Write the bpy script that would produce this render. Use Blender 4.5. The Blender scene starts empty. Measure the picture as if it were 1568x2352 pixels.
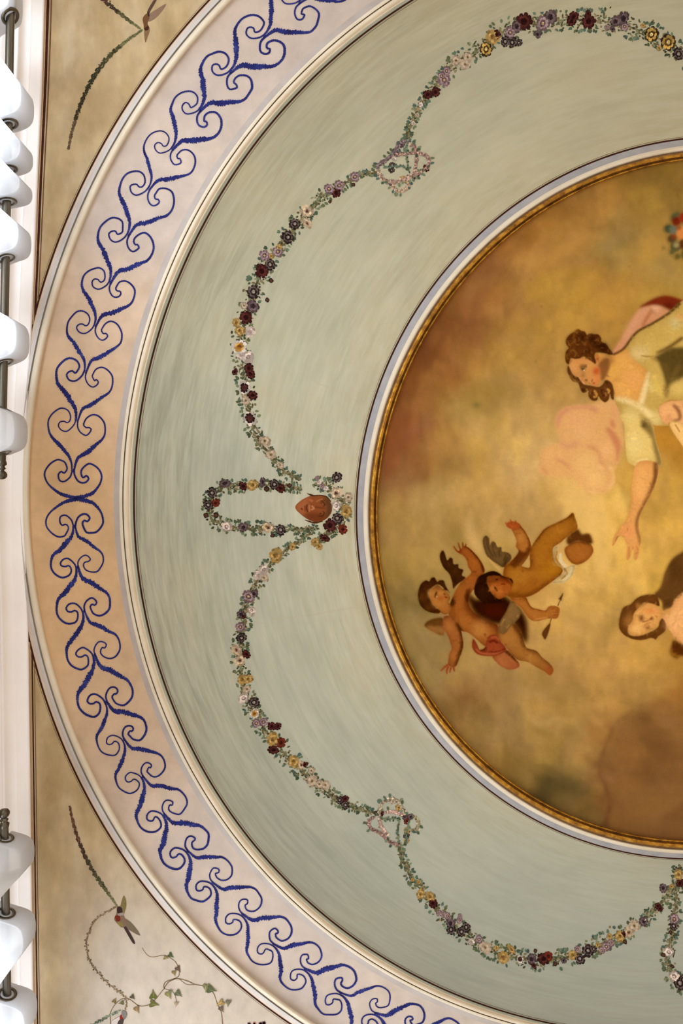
import bpy, math, random
import numpy as np
from mathutils import Vector
from mathutils.geometry import tessellate_polygon

random.seed(7)
rng = np.random.default_rng(7)
scene = bpy.context.scene
COL = scene.collection

# ---------------------------------------------------------------- camera
FPX = 1568.0                      # focal length in pixels of the 1568 x 2352 frame
UC, VC = 784.0, 1176.0
ZCAM = 1.5
ZC = ZCAM + 2.509                 # height of the flat ceiling
cd = bpy.data.cameras.new('camera')
cam = bpy.data.objects.new('camera', cd)
COL.objects.link(cam)
cam.location = (0, 0, ZCAM)
cam.rotation_euler = (math.pi, 0, 0)      # looks straight up at the ceiling
cd.sensor_fit = 'VERTICAL'
cd.sensor_height = 36.0
cd.lens = 24.0
cd.clip_start = 0.02
scene.camera = cam

# ---------------------------------------------------------------- world, lights, exposure
world = bpy.data.worlds.new('room_light')
scene.world = world
world.use_nodes = True
bg = world.node_tree.nodes['Background']
bg.inputs[0].default_value = (1.0, 0.90, 0.76, 1)
bg.inputs[1].default_value = 0.80

def area(name, loc, rot, sx, sy, power, col):
    l = bpy.data.lights.new(name, 'AREA')
    l.shape = 'RECTANGLE'
    l.size, l.size_y, l.energy, l.color = sx, sy, power, col
    o = bpy.data.objects.new(name, l)
    o.location, o.rotation_euler = loc, rot
    COL.objects.link(o)
    return o

# daylight in the two window openings of the left wall, behind the curtains
area('window_daylight', (-1.33, -1.30, 2.45), (0, -math.pi / 2, 0), 2.4, 1.9, 125, (0.74, 0.87, 1.0))
area('window_daylight', (-1.33, 2.30, 2.45), (0, -math.pi / 2, 0), 2.4, 1.9, 115, (0.74, 0.87, 1.0))
# warm lamp hanging under the middle of the ceiling, right of the frame
ll = bpy.data.lights.new('lamp_glow', 'POINT')
ll.energy, ll.color, ll.shadow_soft_size = 14, (1.0, 0.84, 0.58), 0.25
lo = bpy.data.objects.new('lamp_glow', ll)
lo.location = (1.62, 0.05, 2.7)
COL.objects.link(lo)

vs = scene.view_settings
vs.view_transform = 'Standard'
vs.look = 'None'
vs.exposure = -0.09
vs.gamma = 1.0
vs.use_curve_mapping = False

# ---------------------------------------------------------------- helpers
def lin(c):
    c = np.asarray(c, float) / 255.0
    return np.where(c <= 0.04045, c / 12.92, ((c + 0.055) / 1.055) ** 2.4)

def L4(c):
    r = lin(c)
    return (float(r[0]), float(r[1]), float(r[2]), 1.0)

def P(u, v, z):
    """point of height z seen at pixel (u, v)"""
    h = np.asarray(z, float) - ZCAM
    return np.stack([(np.asarray(u, float) - UC) / FPX * h,
                     (np.asarray(v, float) - VC) / FPX * h,
                     np.asarray(z, float) + 0 * np.asarray(u, float)], -1)

def link(name, me, parent=None, **kw):
    o = bpy.data.objects.new(name, me)
    COL.objects.link(o)
    if parent is not None:
        o.parent = parent
    for k, v in kw.items():
        o[k] = v
    return o

def root(name, label, cat=None, kind=None, loc=(0, 0, 0), group=None):
    o = bpy.data.objects.new(name, None)
    COL.objects.link(o)
    o.empty_display_size = 0.1
    o.location = loc
    o['label'] = label
    if cat: o['category'] = cat
    if kind: o['kind'] = kind
    if group: o['group'] = group
    return o

def mesh(name, verts, faces, mat=None, cols=None, uv=None, smooth=False):
    me = bpy.data.meshes.new(name)
    verts = np.asarray(verts, np.float32)
    if isinstance(faces, np.ndarray):
        n, k = faces.shape
        me.vertices.add(len(verts))
        me.vertices.foreach_set('co', verts.ravel())
        me.loops.add(n * k)
        me.loops.foreach_set('vertex_index', faces.astype(np.int32).ravel())
        me.polygons.add(n)
        me.polygons.foreach_set('loop_start', np.arange(0, n * k, k, dtype=np.int32))
        me.polygons.foreach_set('loop_total', np.full(n, k, np.int32))
        me.update(calc_edges=True)
    else:
        me.from_pydata([tuple(map(float, v)) for v in verts], [], faces)
    if cols is not None:
        a = me.color_attributes.new('Col', 'FLOAT_COLOR', 'POINT')
        c4 = np.ones((len(verts), 4), np.float32)
        c4[:, :3] = cols
        a.data.foreach_set('color', c4.ravel())
    if uv is not None:
        a = me.attributes.new('polar', 'FLOAT_VECTOR', 'POINT')
        a.data.foreach_set('vector', np.asarray(uv, np.float32).ravel())
    if smooth:
        me.polygons.foreach_set('use_smooth', np.ones(len(me.polygons), bool))
    if mat is not None:
        me.materials.append(mat)
    me.validate()
    return me

def crom(pts, closed=False, step=2.0):
    """Catmull-Rom through the points, sampled about every `step`"""
    p = np.asarray(pts, float)
    n = len(p)
    out = []
    segs = n if closed else n - 1
    for i in range(segs):
        if closed:
            a, b, c, d = p[(i - 1) % n], p[i], p[(i + 1) % n], p[(i + 2) % n]
        else:
            b, c = p[i], p[i + 1]
            a = p[i - 1] if i > 0 else 2 * b - c
            d = p[i + 2] if i + 2 < n else 2 * c - b
        k = max(2, int(np.ceil(np.linalg.norm((c - b)[:2]) / step)))
        t = np.linspace(0, 1, k, endpoint=False)[:, None]
        out.append(0.5 * ((2 * b) + (c - a) * t + (2 * a - 5 * b + 4 * c - d) * t ** 2 + (3 * b - a - 3 * c + d) * t ** 3))
    if not closed:
        out.append(p[-1:])
    return np.concatenate(out)

# ---------------------------------------------------------------- materials
class NT:
    def __init__(self, name, rough=0.6, spec=0.25):
        m = bpy.data.materials.new(name)
        m.use_nodes = True
        self.m, self.t = m, m.node_tree
        self.b = self.t.nodes['Principled BSDF']
        self.b.inputs['Roughness'].default_value = rough
        self.b.inputs['Specular IOR Level'].default_value = spec
    def n(self, typ, **kw):
        o = self.t.nodes.new(typ)
        for k, v in kw.items():
            setattr(o, k, v)
        return o
    def l(self, a, b):
        self.t.links.new(a, b)
    def attr(self, name):
        a = self.n('ShaderNodeAttribute'); a.attribute_name = name
        return a
    def coord(self):
        return self.n('ShaderNodeTexCoord').outputs['Object']
    def mapping(self, src, scale, loc=(0, 0, 0)):
        m = self.n('ShaderNodeMapping')
        m.inputs['Scale'].default_value = scale
        m.inputs['Location'].default_value = loc
        self.l(src, m.inputs['Vector'])
        return m.outputs[0]
    def noise(self, src, scale, detail=4, rough=0.55):
        t = self.n('ShaderNodeTexNoise')
        t.inputs['Scale'].default_value = scale
        t.inputs['Detail'].default_value = detail
        t.inputs['Roughness'].default_value = rough
        if src is not None: self.l(src, t.inputs['Vector'])
        return t.outputs['Fac']
    def ramp(self, fac, stops):
        r = self.n('ShaderNodeValToRGB')
        e = r.color_ramp.elements
        e[0].position, e[0].color = stops[0][0], stops[0][1]
        e[1].position, e[1].color = stops[-1][0], stops[-1][1]
        for p, c in stops[1:-1]:
            x = e.new(p); x.color = c
        self.l(fac, r.inputs[0])
        return r.outputs[0]
    def mix(self, fac, a, b, mode='MIX'):
        x = self.n('ShaderNodeMixRGB', blend_type=mode)
        for s, v in ((0, fac), (1, a), (2, b)):
            if isinstance(v, (int, float)): x.inputs[s].default_value = v
            elif isinstance(v, tuple): x.inputs[s].default_value = v
            else: self.l(v, x.inputs[s])
        return x.outputs[0]
    def col(self, c):
        self.l(c, self.b.inputs['Base Color'])
    def bump(self, h, dist=0.001, strength=0.4):
        b = self.n('ShaderNodeBump')
        b.inputs['Strength'].default_value = strength
        b.inputs['Distance'].default_value = dist
        self.l(h, b.inputs['Height'])
        self.l(b.outputs[0], self.b.inputs['Normal'])

def G(v):
    return (v, v, v, 1)

def mottled(name, c1, c2, scale=6.0, rough=0.6, spec=0.2, stain=None, bump=True):
    m = NT(name, rough, spec)
    co = m.coord()
    n1 = m.noise(co, scale, 5)
    c = m.ramp(n1, [(0.32, L4(c1)), (0.68, L4(c2))])
    if stain:
        n2 = m.noise(m.mapping(co, (1, 1, 1), (3.1, 7.7, 0)), scale * 0.45, 4)
        f = m.ramp(n2, [(0.52, G(0)), (0.72, G(1))])
        c = m.mix(f, c, L4(stain))
    m.col(c)
    if bump:
        m.bump(m.noise(co, scale * 30, 3), 0.0006, 0.25)
    return m.m

def painted(name, c, var=0.12, rough=0.55, scale=60.0):
    m = NT(name, 0.8, 0.0)
    n = m.noise(m.coord(), scale, 3)
    a = tuple(float(x) for x in lin(c) * (1 - var)) + (1,)
    b = tuple(min(1, float(x)) for x in lin(c) * (1 + var)) + (1,)
    m.col(m.ramp(n, [(0.3, a), (0.7, b)]))
    return m.m

def vcol(name, rough=0.55, spec=0.2, weave=0.0, var=0.0):
    m = NT(name, rough, spec)
    c = m.attr('Col').outputs['Color']
    if var:
        n = m.noise(m.coord(), 220, 4)
        c = m.mix(1.0, c, m.ramp(n, [(0.3, G(1 - var)), (0.7, G(1 + var))]), 'MULTIPLY')
    m.col(c)
    if weave:
        m.bump(m.noise(m.coord(), 500, 2), 0.0004, weave)
    return m.m

M = {}
# pale green plaster with long curved brush marks
m = NT('green_brushed_plaster', 0.62, 0.2)
pol = m.attr('polar').outputs['Vector']
st = m.noise(m.mapping(pol, (1.1, 14, 1.1)), 1.6, 5, 0.6)
st2 = m.noise(m.mapping(pol, (3.0, 60, 3.0), (5, 2, 0)), 1.3, 4, 0.6)
big = m.noise(m.mapping(pol, (0.9, 2.2, 0.9), (9, 1, 0)), 1.5, 4, 0.6)
sep = m.n('ShaderNodeSeparateXYZ'); m.l(pol, sep.inputs[0])
# the base colour turns greyer towards the rim and warmer towards the picture
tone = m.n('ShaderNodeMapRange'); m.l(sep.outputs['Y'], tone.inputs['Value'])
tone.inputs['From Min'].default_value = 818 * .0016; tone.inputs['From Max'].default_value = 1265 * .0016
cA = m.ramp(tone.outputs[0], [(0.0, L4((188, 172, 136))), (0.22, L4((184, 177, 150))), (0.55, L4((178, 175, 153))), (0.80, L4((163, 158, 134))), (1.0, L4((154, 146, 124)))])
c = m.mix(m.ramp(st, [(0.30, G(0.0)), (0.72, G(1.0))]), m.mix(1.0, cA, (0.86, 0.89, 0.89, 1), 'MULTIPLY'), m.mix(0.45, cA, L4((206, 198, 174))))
c = m.mix(m.ramp(st2, [(0.42, G(0)), (0.72, G(0.5))]), c, L4((202, 199, 178)))
c = m.mix(m.ramp(big, [(0.45, G(0)), (0.70, G(0.40))]), c, L4((150, 150, 136)))
c = m.mix(m.ramp(big, [(0.28, G(0.40)), (0.46, G(0))]), c, L4((186, 168, 130)))
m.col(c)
# colour drifts across the dome: ochre at one end, grey green at the other
sy = m.n('ShaderNodeSeparateXYZ'); m.l(m.coord(), sy.inputs[0])
yr = m.n('ShaderNodeMapRange'); m.l(sy.outputs['Y'], yr.inputs['Value'])
yr.inputs['From Min'].default_value = -1.9; yr.inputs['From Max'].default_value = 1.9
c = m.mix(m.ramp(yr.outputs[0], [(0.0, G(0.55)), (0.22, G(0.4)), (0.42, G(0))]), c, L4((166, 151, 116)))
c = m.mix(m.ramp(yr.outputs[0], [(0.62, G(0)), (0.85, G(0.5)), (1.0, G(0.75))]), c, L4((146, 147, 134)))
m.col(c)
m.bump(st2, 0.0008, 0.25)
M['green'] = m.m

# frieze plaster
m = NT('beige_frieze_plaster', 0.62, 0.2)
co = m.coord()
n1 = m.noise(co, 3.5, 5)
n2 = m.noise(m.mapping(co, (1, 1, 1), (4, 2, 0)), 8, 4)
c = m.ramp(n1, [(0.32, L4((188, 163, 142))), (0.68, L4((206, 181, 160)))])
c = m.mix(m.ramp(n2, [(0.50, G(0)), (0.78, G(0.6))]), c, L4((174, 148, 122)))
# aged tan beside the wall, greyer ends; warm and cool light put into colour
sp = m.n('ShaderNodeVectorMath', operation='DISTANCE'); m.l(co, sp.inputs[0]); sp.inputs[1].default_value = (-1.15, 0.1, ZC)
mr = m.n('ShaderNodeMapRange'); m.l(sp.outputs['Value'], mr.inputs['Value'])
mr.inputs['From Min'].default_value = 0.1; mr.inputs['From Max'].default_value = 1.25; mr.inputs['To Min'].default_value = 1; mr.inputs['To Max'].default_value = 0
ad = m.n('ShaderNodeMath', operation='MULTIPLY_ADD'); m.l(n1, ad.inputs[0]); ad.inputs[1].default_value = .4; m.l(mr.outputs[0], ad.inputs[2])
c = m.mix(m.ramp(ad.outputs[0], [(0.10, G(0.7)), (0.42, G(0))]), c, L4((190, 175, 166)))
c = m.mix(m.ramp(ad.outputs[0], [(0.30, G(0)), (1.1, G(0.9))]), c, L4((206, 164, 118)))
m.col(c)
g3 = m.noise(m.mapping(co, (1, 1, 1), (8, 5, 0)), 14, 6, .62)
c = m.mix(1.0, c, m.ramp(g3, [(0.32, G(0.90)), (0.68, G(1.07))]), 'MULTIPLY')
m.col(c)
m.bump(m.noise(co, 150, 3), 0.0006, 0.2)
M['frieze'] = m.m

# spandrel plaster, streaked tan
m = NT('tan_streaked_plaster', 0.62, 0.2)
co = m.coord()
n1 = m.noise(m.mapping(co, (7, 2.2, 1)), 1.2, 5)
n2 = m.noise(m.mapping(co, (5, 3, 1), (4, 2, 0)), 1.0, 5)
c = m.ramp(n1, [(0.30, L4((164, 136, 92))), (0.52, L4((184, 157, 116))), (0.72, L4((198, 174, 140)))])
c = m.mix(m.ramp(n2, [(0.50, G(0)), (0.75, G(0.75))]), c, L4((158, 126, 78)))
# low corner paler: chalky paint plus window daylight put into the colour
sp = m.n('ShaderNodeSeparateXYZ'); m.l(co, sp.inputs[0])
mr = m.n('ShaderNodeMapRange'); m.l(sp.outputs['Y'], mr.inputs['Value'])
mr.inputs['From Min'].default_value = 1.15; mr.inputs['From Max'].default_value = 1.85
mx = m.n('ShaderNodeMapRange'); m.l(sp.outputs['X'], mx.inputs['Value'])
mx.inputs['From Min'].default_value = -1.12; mx.inputs['From Max'].default_value = -0.85
mu = m.n('ShaderNodeMath', operation='MULTIPLY'); m.l(mr.outputs[0], mu.inputs[0]); m.l(mx.outputs[0], mu.inputs[1])
ad = m.n('ShaderNodeMath', operation='MULTIPLY_ADD'); m.l(n2, ad.inputs[0]); ad.inputs[1].default_value = .5; m.l(mu.outputs[0], ad.inputs[2])
c = m.mix(m.ramp(ad.outputs[0], [(0.30, G(0)), (0.95, G(0.85))]), c, L4((190, 174, 158)))
m.col(c)
g3 = m.noise(m.mapping(co, (1.6, 1, 1), (8, 5, 0)), 11, 6, .62)
c = m.mix(1.0, c, m.ramp(g3, [(0.30, G(0.86)), (0.70, G(1.09))]), 'MULTIPLY')
m.col(c)
m.bump(m.noise(co, 150, 3), 0.0006, 0.2)
M['tan'] = m.m

M['white_plaster'] = mottled('white_plaster', (243, 231, 224), (249, 240, 235), 4, 0.55)
M['cream'] = mottled('cream_plaster', (214, 196, 170), (224, 208, 184), 9, 0.5)
M['cream_in'] = mottled('cream_white_plaster', (216, 196, 168), (228, 210, 184), 9, 0.5)
M['pinkwhite'] = mottled('pinkish_white_plaster', (200, 178, 160), (212, 192, 176), 9, 0.5)
M['covegrey'] = mottled('grey_pink_cove_shade', (170, 155, 145), (184, 170, 160), 9, 0.55)  # shade of the hollow cove is put into this darker colour
M['greyband'] = mottled('grey_moulding_paint', (188, 178, 170), (202, 192, 184), 9, 0.5)
M['groove'] = mottled('dark_groove_paint', (138, 126, 112), (152, 140, 126), 9, 0.6)
M['brown_groove'] = mottled('brown_groove_paint', (128, 106, 84), (146, 124, 98), 9, 0.6)
M['greengrey'] = mottled('green_grey_paint', (168, 172, 152), (184, 186, 168), 9, 0.55)
M['lavender'] = mottled('lavender_grey_paint', (148, 144, 144), (168, 160, 157), 14, 0.5)
M['line'] = painted('dark_brown_line_paint', (62, 34, 26), 0.25, 0.55, 40)
M['thin'] = painted('thin_olive_line_paint', (112, 98, 70), 0.3, 0.6, 30)
M['thinbrown'] = painted('thin_brown_line_paint', (108, 74, 56), 0.3, 0.6, 30)
M['tanline'] = painted('tan_border_paint', (176, 138, 104), 0.12, 0.6, 30)
# gilding
m = NT('worn_gilding', 0.42, 0.5)
m.b.inputs['Metallic'].default_value = 0.55
n = m.noise(m.coord(), 35, 5, 0.65)
m.col(m.ramp(n, [(0.28, L4((104, 62, 10))), (0.5, L4((174, 116, 24))), (0.75, L4((230, 174, 62)))]))
m.bump(m.noise(m.coord(), 120, 3), 0.001, 0.4)
M['gold'] = m.m
m = NT('dark_gilding', 0.5, 0.4)
m.b.inputs['Metallic'].default_value = 0.3
n = m.noise(m.coord(), 35, 5, 0.65)
m.col(m.ramp(n, [(0.3, L4((78, 46, 10))), (0.7, L4((132, 84, 22)))]))
M['darkgold'] = m.m
# blue scroll paint
m = NT('blue_scroll_paint', 0.8, 0.0)
n = m.noise(m.coord(), 30, 5, 0.65)
m.col(m.ramp(n, [(0.3, L4((34, 33, 76))), (0.55, L4((42, 46, 104))), (0.8, L4((70, 76, 132)))]))
M['blue'] = m.m
M['vc'] = vcol('painted_flowers', 0.8, 0.0, 0, 0.12)
M['canvas'] = vcol('old_oil_painting', 0.75, 0.0, 0.25, 0.05)
# brushed steel, curtain cloth
m = NT('brushed_steel', 0.3, 0.5)
m.b.inputs['Metallic'].default_value = 0.95
n = m.noise(m.mapping(m.coord(), (80, 2, 80)), 1, 3)
m.col(m.ramp(n, [(0.3, L4((74, 68, 58))), (0.7, L4((124, 115, 102)))]))
M['steel'] = m.m
m = bpy.data.materials.new('sheer_white_cloth'); m.use_nodes = True
t = m.node_tree; t.nodes.remove(t.nodes['Principled BSDF'])
out = t.nodes['Material Output']
d = t.nodes.new('ShaderNodeBsdfDiffuse'); tr = t.nodes.new('ShaderNodeBsdfTranslucent'); tp = t.nodes.new('ShaderNodeBsdfTransparent')
nz = t.nodes.new('ShaderNodeTexNoise'); nz.inputs['Scale'].default_value = 400
rp = t.nodes.new('ShaderNodeValToRGB')
rp.color_ramp.elements[0].color = L4((236, 236, 238)); rp.color_ramp.elements[1].color = L4((244, 244, 246))
t.links.new(nz.outputs['Fac'], rp.inputs[0])
t.links.new(rp.outputs[0], d.inputs[0]); t.links.new(rp.outputs[0], tr.inputs[0])
m1 = t.nodes.new('ShaderNodeMixShader'); m1.inputs[0].default_value = 0.58
m2 = t.nodes.new('ShaderNodeMixShader'); m2.inputs[0].default_value = 0.16
t.links.new(d.outputs[0], m1.inputs[1]); t.links.new(tr.outputs[0], m1.inputs[2])
t.links.new(m1.outputs[0], m2.inputs[1]); t.links.new(tp.outputs[0], m2.inputs[2])
t.links.new(m2.outputs[0], out.inputs['Surface'])
M['cloth'] = m

# ---------------------------------------------------------------- the rings of the ceiling
# nominal radius, centre (in frame pixels of the ceiling plane); the plaster circle is a little out of round
RR = np.array([0, 792.6, 816.5, 1262.7, 1284.4, 1488.0, 1503.7, 1517.2, 2600])
RX = np.array([1628.7, 1628.7, 1624.1, 1553.4, 1549.5, 1534.7, 1531.5, 1524.2, 1524.2])
RY = np.array([1146.8, 1146.8, 1143.4, 1091.4, 1088.6, 1056.9, 1054.6, 1052.8, 1052.8])
EA, EB = -0.014557, -0.022379

def ring_px(rho, th):
    rho = np.asarray(rho, float)
    k = rho * (1 + EA * np.cos(2 * th) + EB * np.sin(2 * th))
    return np.interp(rho, RR, RX) + k * np.cos(th), np.interp(rho, RR, RY) + k * np.sin(th)

def rho_of(u, v):
    u = np.asarray(u, float); v = np.asarray(v, float)
    rho = np.full(np.broadcast(u, v).shape, 1000.0)
    th = None
    for _ in range(30):
        dx = u - np.interp(rho, RR, RX); dy = v - np.interp(rho, RR, RY)
        th = np.arctan2(dy, dx)
        rho = np.hypot(dx, dy) / (1 + EA * np.cos(2 * th) + EB * np.sin(2 * th))
    return rho, th

RISE = .15
PROF = [(700, .072), (772, .072), (773, .062), (774.5, .058), (776.2, .060), (777, .064), (779, .062), (781, .052), (784.5, .046),
        (788, .050), (792, .060), (792.6, .070), (794, .066), (797, .064), (800, .068), (803.3, .078), (807, .080), (811, .083), (815.2, .087), (818.6, .087)]
PROF = [(r, z - .087 + RISE) for r, z in PROF]
for s in np.linspace(0, 1, 25)[1:]:
    r = 818.6 + (1264.8 - 818.6) * s
    q = 1 - s
    PROF.append((float(r), float(.002 + (RISE - .002) * (1 - (1 - q) ** 2))))
PROF += [(1266, 0), (1269.6, -.006), (1271, -.010), (1273, -.007), (1276, -.014), (1280, -.018), (1283.4, -.012), (1284.7, -.005),
         (1286, -.012), (1289, -.014), (1292.5, -.008), (1298, 0), (1304.5, .004), (1350, .008), (1395, .010), (1440, .008), (1484, .003), (1488, 0),
         (1490, -.012), (1494, -.018), (1498, -.016), (1502, -.006), (1503.5, -.004), (1505, -.011), (1509, -.009), (1511, -.004), (1515, 0), (2600, 0)]
PR = np.array([p[0] for p in PROF]); PZ = np.array([p[1] for p in PROF])

def surf_z(u, v):
    rho, _ = rho_of(u, v)
    return ZC + np.interp(rho, PR, PZ)

def on_ceiling(u, v, off=0.0006):
    """point on the ceiling relief seen at (u, v), `off` metres proud of the plaster"""
    return P(u, v, surf_z(u, v) - off)

NTH = 768
def band(name, r0, r1, mat, parent=None, off=0.0, extra=1, n=NTH, smooth=True, **kw):
    rs = sorted(set([r0, r1] + [float(r) for r in PR if r0 < r < r1]))
    if len(rs) == 2 and extra > 1:
        rs = list(np.linspace(r0, r1, extra + 1))
    th = np.linspace(0, 2 * np.pi, n, endpoint=False)
    V, U = [], []
    for r in rs:
        u, v = ring_px(r, th)
        V.append(P(u, v, np.full(n, ZC + np.interp(r, PR, PZ) - off)))
        # brush coordinate: along the ring, across the ring (metres)
        U.append(np.stack([np.cos(th) * 1.0 + 0 * th, np.full(n, r * .0016), np.sin(th) * 1.0], -1))
    V = np.concatenate(V); U = np.concatenate(U)
    # angle as a circle so that the brush pattern has no seam
    i = np.arange(n); j = (i + 1) % n
    F = np.concatenate([np.stack([k * n + i, k * n + j, (k + 1) * n + j, (k + 1) * n + i], -1) for k in range(len(rs) - 1)])
    U2 = np.stack([U[:, 0] * 3.0, U[:, 1], U[:, 2] * 3.0], -1)
    return link(name, mesh(name, V, F, mat, uv=U2, smooth=smooth), parent, **kw)

def ribbon(pts, hw, off=0.0012, jit=0.0, closed=False, both=True):
    """flat painted stroke along px points; hw half width per point; returns verts, faces"""
    p = np.asarray(pts, float)
    t = np.gradient(p, axis=0)
    t /= np.linalg.norm(t, axis=1)[:, None] + 1e-9
    nn = np.stack([-t[:, 1], t[:, 0]], -1)
    hw = np.broadcast_to(np.asarray(hw, float), (len(p),))
    ja = 1 + jit * (rng.random(len(p)) * 2 - 1)
    jb = 1 + jit * (rng.random(len(p)) * 2 - 1)
    a = p + nn * (hw * ja)[:, None]
    b = p - nn * (hw * jb)[:, None]
    q = np.concatenate([a, b])
    n = len(p)
    i = np.arange(n - 1)
    F = np.stack([i, i + 1, n + i + 1, n + i], -1)
    return q, F

def fill(pts, closed_smooth=True, step=3.0):
    q = crom(pts, True, step) if closed_smooth else np.asarray(pts, float)
    tri = tessellate_polygon([[Vector((x, y, 0)) for x, y in q]])
    return q, np.array(tri, int)

# ================================================================ STRUCTURE
# ---- flat ceiling with the round opening
def ceiling_flat():
    n = NTH
    th = np.linspace(0, 2 * np.pi, n, endpoint=False)
    x0, x1, y0, y1 = -40, 3300, -1300, 3500
    V = []
    u, v = ring_px(1514.5, th)
    V.append(P(u, v, np.full(n, ZC + np.interp(1514.5, PR, PZ))))
    cx, cy = 1524.2, 1052.8
    c, s = np.cos(th), np.sin(th)
    tx = np.where(c > 0, (x1 - cx) / np.where(c == 0, 1e-9, c), (x0 - cx) / np.where(c == 0, 1e-9, c))
    ty = np.where(s > 0, (y1 - cy) / np.where(s == 0, 1e-9, s), (y0 - cy) / np.where(s == 0, 1e-9, s))
    t = np.minimum(np.abs(tx), np.abs(ty))
    V.append(P(cx + t * c, cy + t * s, np.full(n, ZC)))
    i = np.arange(n); j = (i + 1) % n
    F = np.stack([i, j, n + j, n + i], -1)
    return mesh('ceiling', np.concatenate(V), F, M['tan'])

ceiling = link('ceiling', ceiling_flat(), kind='structure', label='flat tan plaster ceiling corners around the round painted dome')

# cornice edge in the ceiling plane, pixels (the old cornice bows a little)
EDGE = crom([(112, -400), (107, -150), (103, 0), (97, 200), (88, 400), (80, 600), (72, 780), (64, 940), (58.5, 1090), (58.5, 1230), (62.5, 1350), (65.5, 1470),
             (67.5, 1620), (70, 1800), (73, 2000), (76, 2200), (79, 2400), (82, 2800)], False, 20)

def edge_x(y):
    return np.interp(y, EDGE[:, 1], EDGE[:, 0])

trim_wall = root('trim_5', 'white moulded plaster cornice along the left wall', kind='structure')
def cornice_strip(name, prof, mat):
    ys = EDGE[:, 1]
    base = P(EDGE[:, 0], ys, np.full(len(ys), ZC))
    V = []
    for dx, dz in prof:
        q = base.copy(); q[:, 0] += dx; q[:, 2] += dz
        V.append(q)
    n = len(ys); i = np.arange(n - 1)
    F = np.concatenate([np.stack([k * n + i, k * n + i + 1, (k + 1) * n + i + 1, (k + 1) * n + i], -1) for k in range(len(prof) - 1)])
    link(name, mesh(name, np.concatenate(V), F, mat), trim_wall)
cornice_strip('fascia', [(0, .002), (0, -.008), (-.006, -.010), (-.036, -.014), (-.041, -.019)], M['white_plaster'])
cornice_strip('cove', [(-.041, -.019), (-.045, -.020), (-.052, -.023), (-.060, -.032), (-.064, -.044), (-.066, -.052)], M['white_plaster'])
cornice_strip('bead', [(-.066, -.052), (-.068, -.057), (-.073, -.058), (-.076, -.054)], M['white_plaster'])
cornice_strip('frieze_board', [(-.076, -.054), (-.080, -.060), (-.098, -.064), (-.100, -.100), (-.150, -.104)], M['white_plaster'])

# left wall with two tall window openings (the curtains hang in front of them)
WX = -1.30
def wall_piece(name, x0, x1, y0, y1, z0, z1, mat, parent):
    v = [(x0, y0, z0), (x1, y0, z0), (x1, y1, z0), (x0, y1, z0), (x0, y0, z1), (x1, y0, z1), (x1, y1, z1), (x0, y1, z1)]
    f = [(0, 3, 2, 1), (4, 5, 6, 7), (0, 1, 5, 4), (1, 2, 6, 5), (2, 3, 7, 6), (3, 0, 4, 7)]
    return link(name, mesh(name, v, f, mat), parent)
wl = root('wall_left', 'white wall with two tall windows behind the curtains', kind='structure')
WIN = [(-2.30, -0.30), (1.35, 3.30)]
ZW0, ZW1 = 0.35, 3.62
M['wallpaint'] = mottled('white_wall_paint', (222, 214, 208), (232, 226, 220), 3, 0.6)
wall_piece('panel', WX - .2, WX, -3.4, WIN[0][0], 0, ZC, M['wallpaint'], wl)
wall_piece('panel', WX - .2, WX, WIN[0][1], WIN[1][0], 0, ZC, M['wallpaint'], wl)
wall_piece('panel', WX - .2, WX, WIN[1][1], 4.4, 0, ZC, M['wallpaint'], wl)
for a, b in WIN:
    wall_piece('sill_wall', WX - .2, WX, a, b, 0, ZW0, M['wallpaint'], wl)
    wall_piece('lintel', WX - .2, WX, a, b, ZW1, ZC, M['wallpaint'], wl)

# ---- ring bands
trim1 = root('trim_1', 'outer round plaster moulding with a cream bead and dark groove', kind='structure')
band('fillet', 1510.5, 1514.5, M['pinkwhite'], trim1)
band('fillet', 1505, 1510.5, M['greyband'], trim1)
band('groove', 1502, 1505, M['groove'], trim1)
band('bead', 1488, 1502, M['cream'], trim1)
trim2 = root('trim_2', 'beige plaster frieze ring painted with a chain of blue scrolls', kind='structure')
band('frieze', 1304.5, 1488, M['frieze'], trim2)
trim3 = root('trim_3', 'white and cream round moulding between the frieze and the green dome', kind='structure')
band('cove', 1292.5, 1304.5, M['covegrey'], trim3)
band('bead', 1286, 1292.5, M['cream'], trim3)
band('groove', 1283.4, 1286, M['brown_groove'], trim3)
band('bead', 1273, 1283.4, M['cream_in'], trim3)
band('fillet', 1269.6, 1273, M['cream'], trim3)
band('painted_band', 1264.8, 1269.6, M['greengrey'], trim3)
dome = root('ceiling_dome', 'pale green shallow plaster dome with painted flower garlands', kind='structure')
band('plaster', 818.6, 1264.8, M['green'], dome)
trim4 = root('trim_4', 'cream and lavender grey round moulding outside the gilt frame', kind='structure')
band('painted_band', 803.3, 815.2, M['lavender'], trim4, extra=3)
band('bead', 792.6, 803.3, M['cream_in'], trim4)
band('painted_line', 815.2, 818.6, M['line'], trim4)
# painted lines
band('painted_line', 1515.2, 1518.4, M['line'], ceiling, .0008)
band('painted_line', 1520.3, 1521.3, M['thin'], ceiling, .0008)
band('painted_line', 1261.2, 1264.6, M['line'], dome, .0008)
band('painted_line', 1257.6, 1258.5, M['thin'], dome, .0008)
band('painted_line', 820.4, 821.2, M['thin'], dome, .0008)

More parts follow.
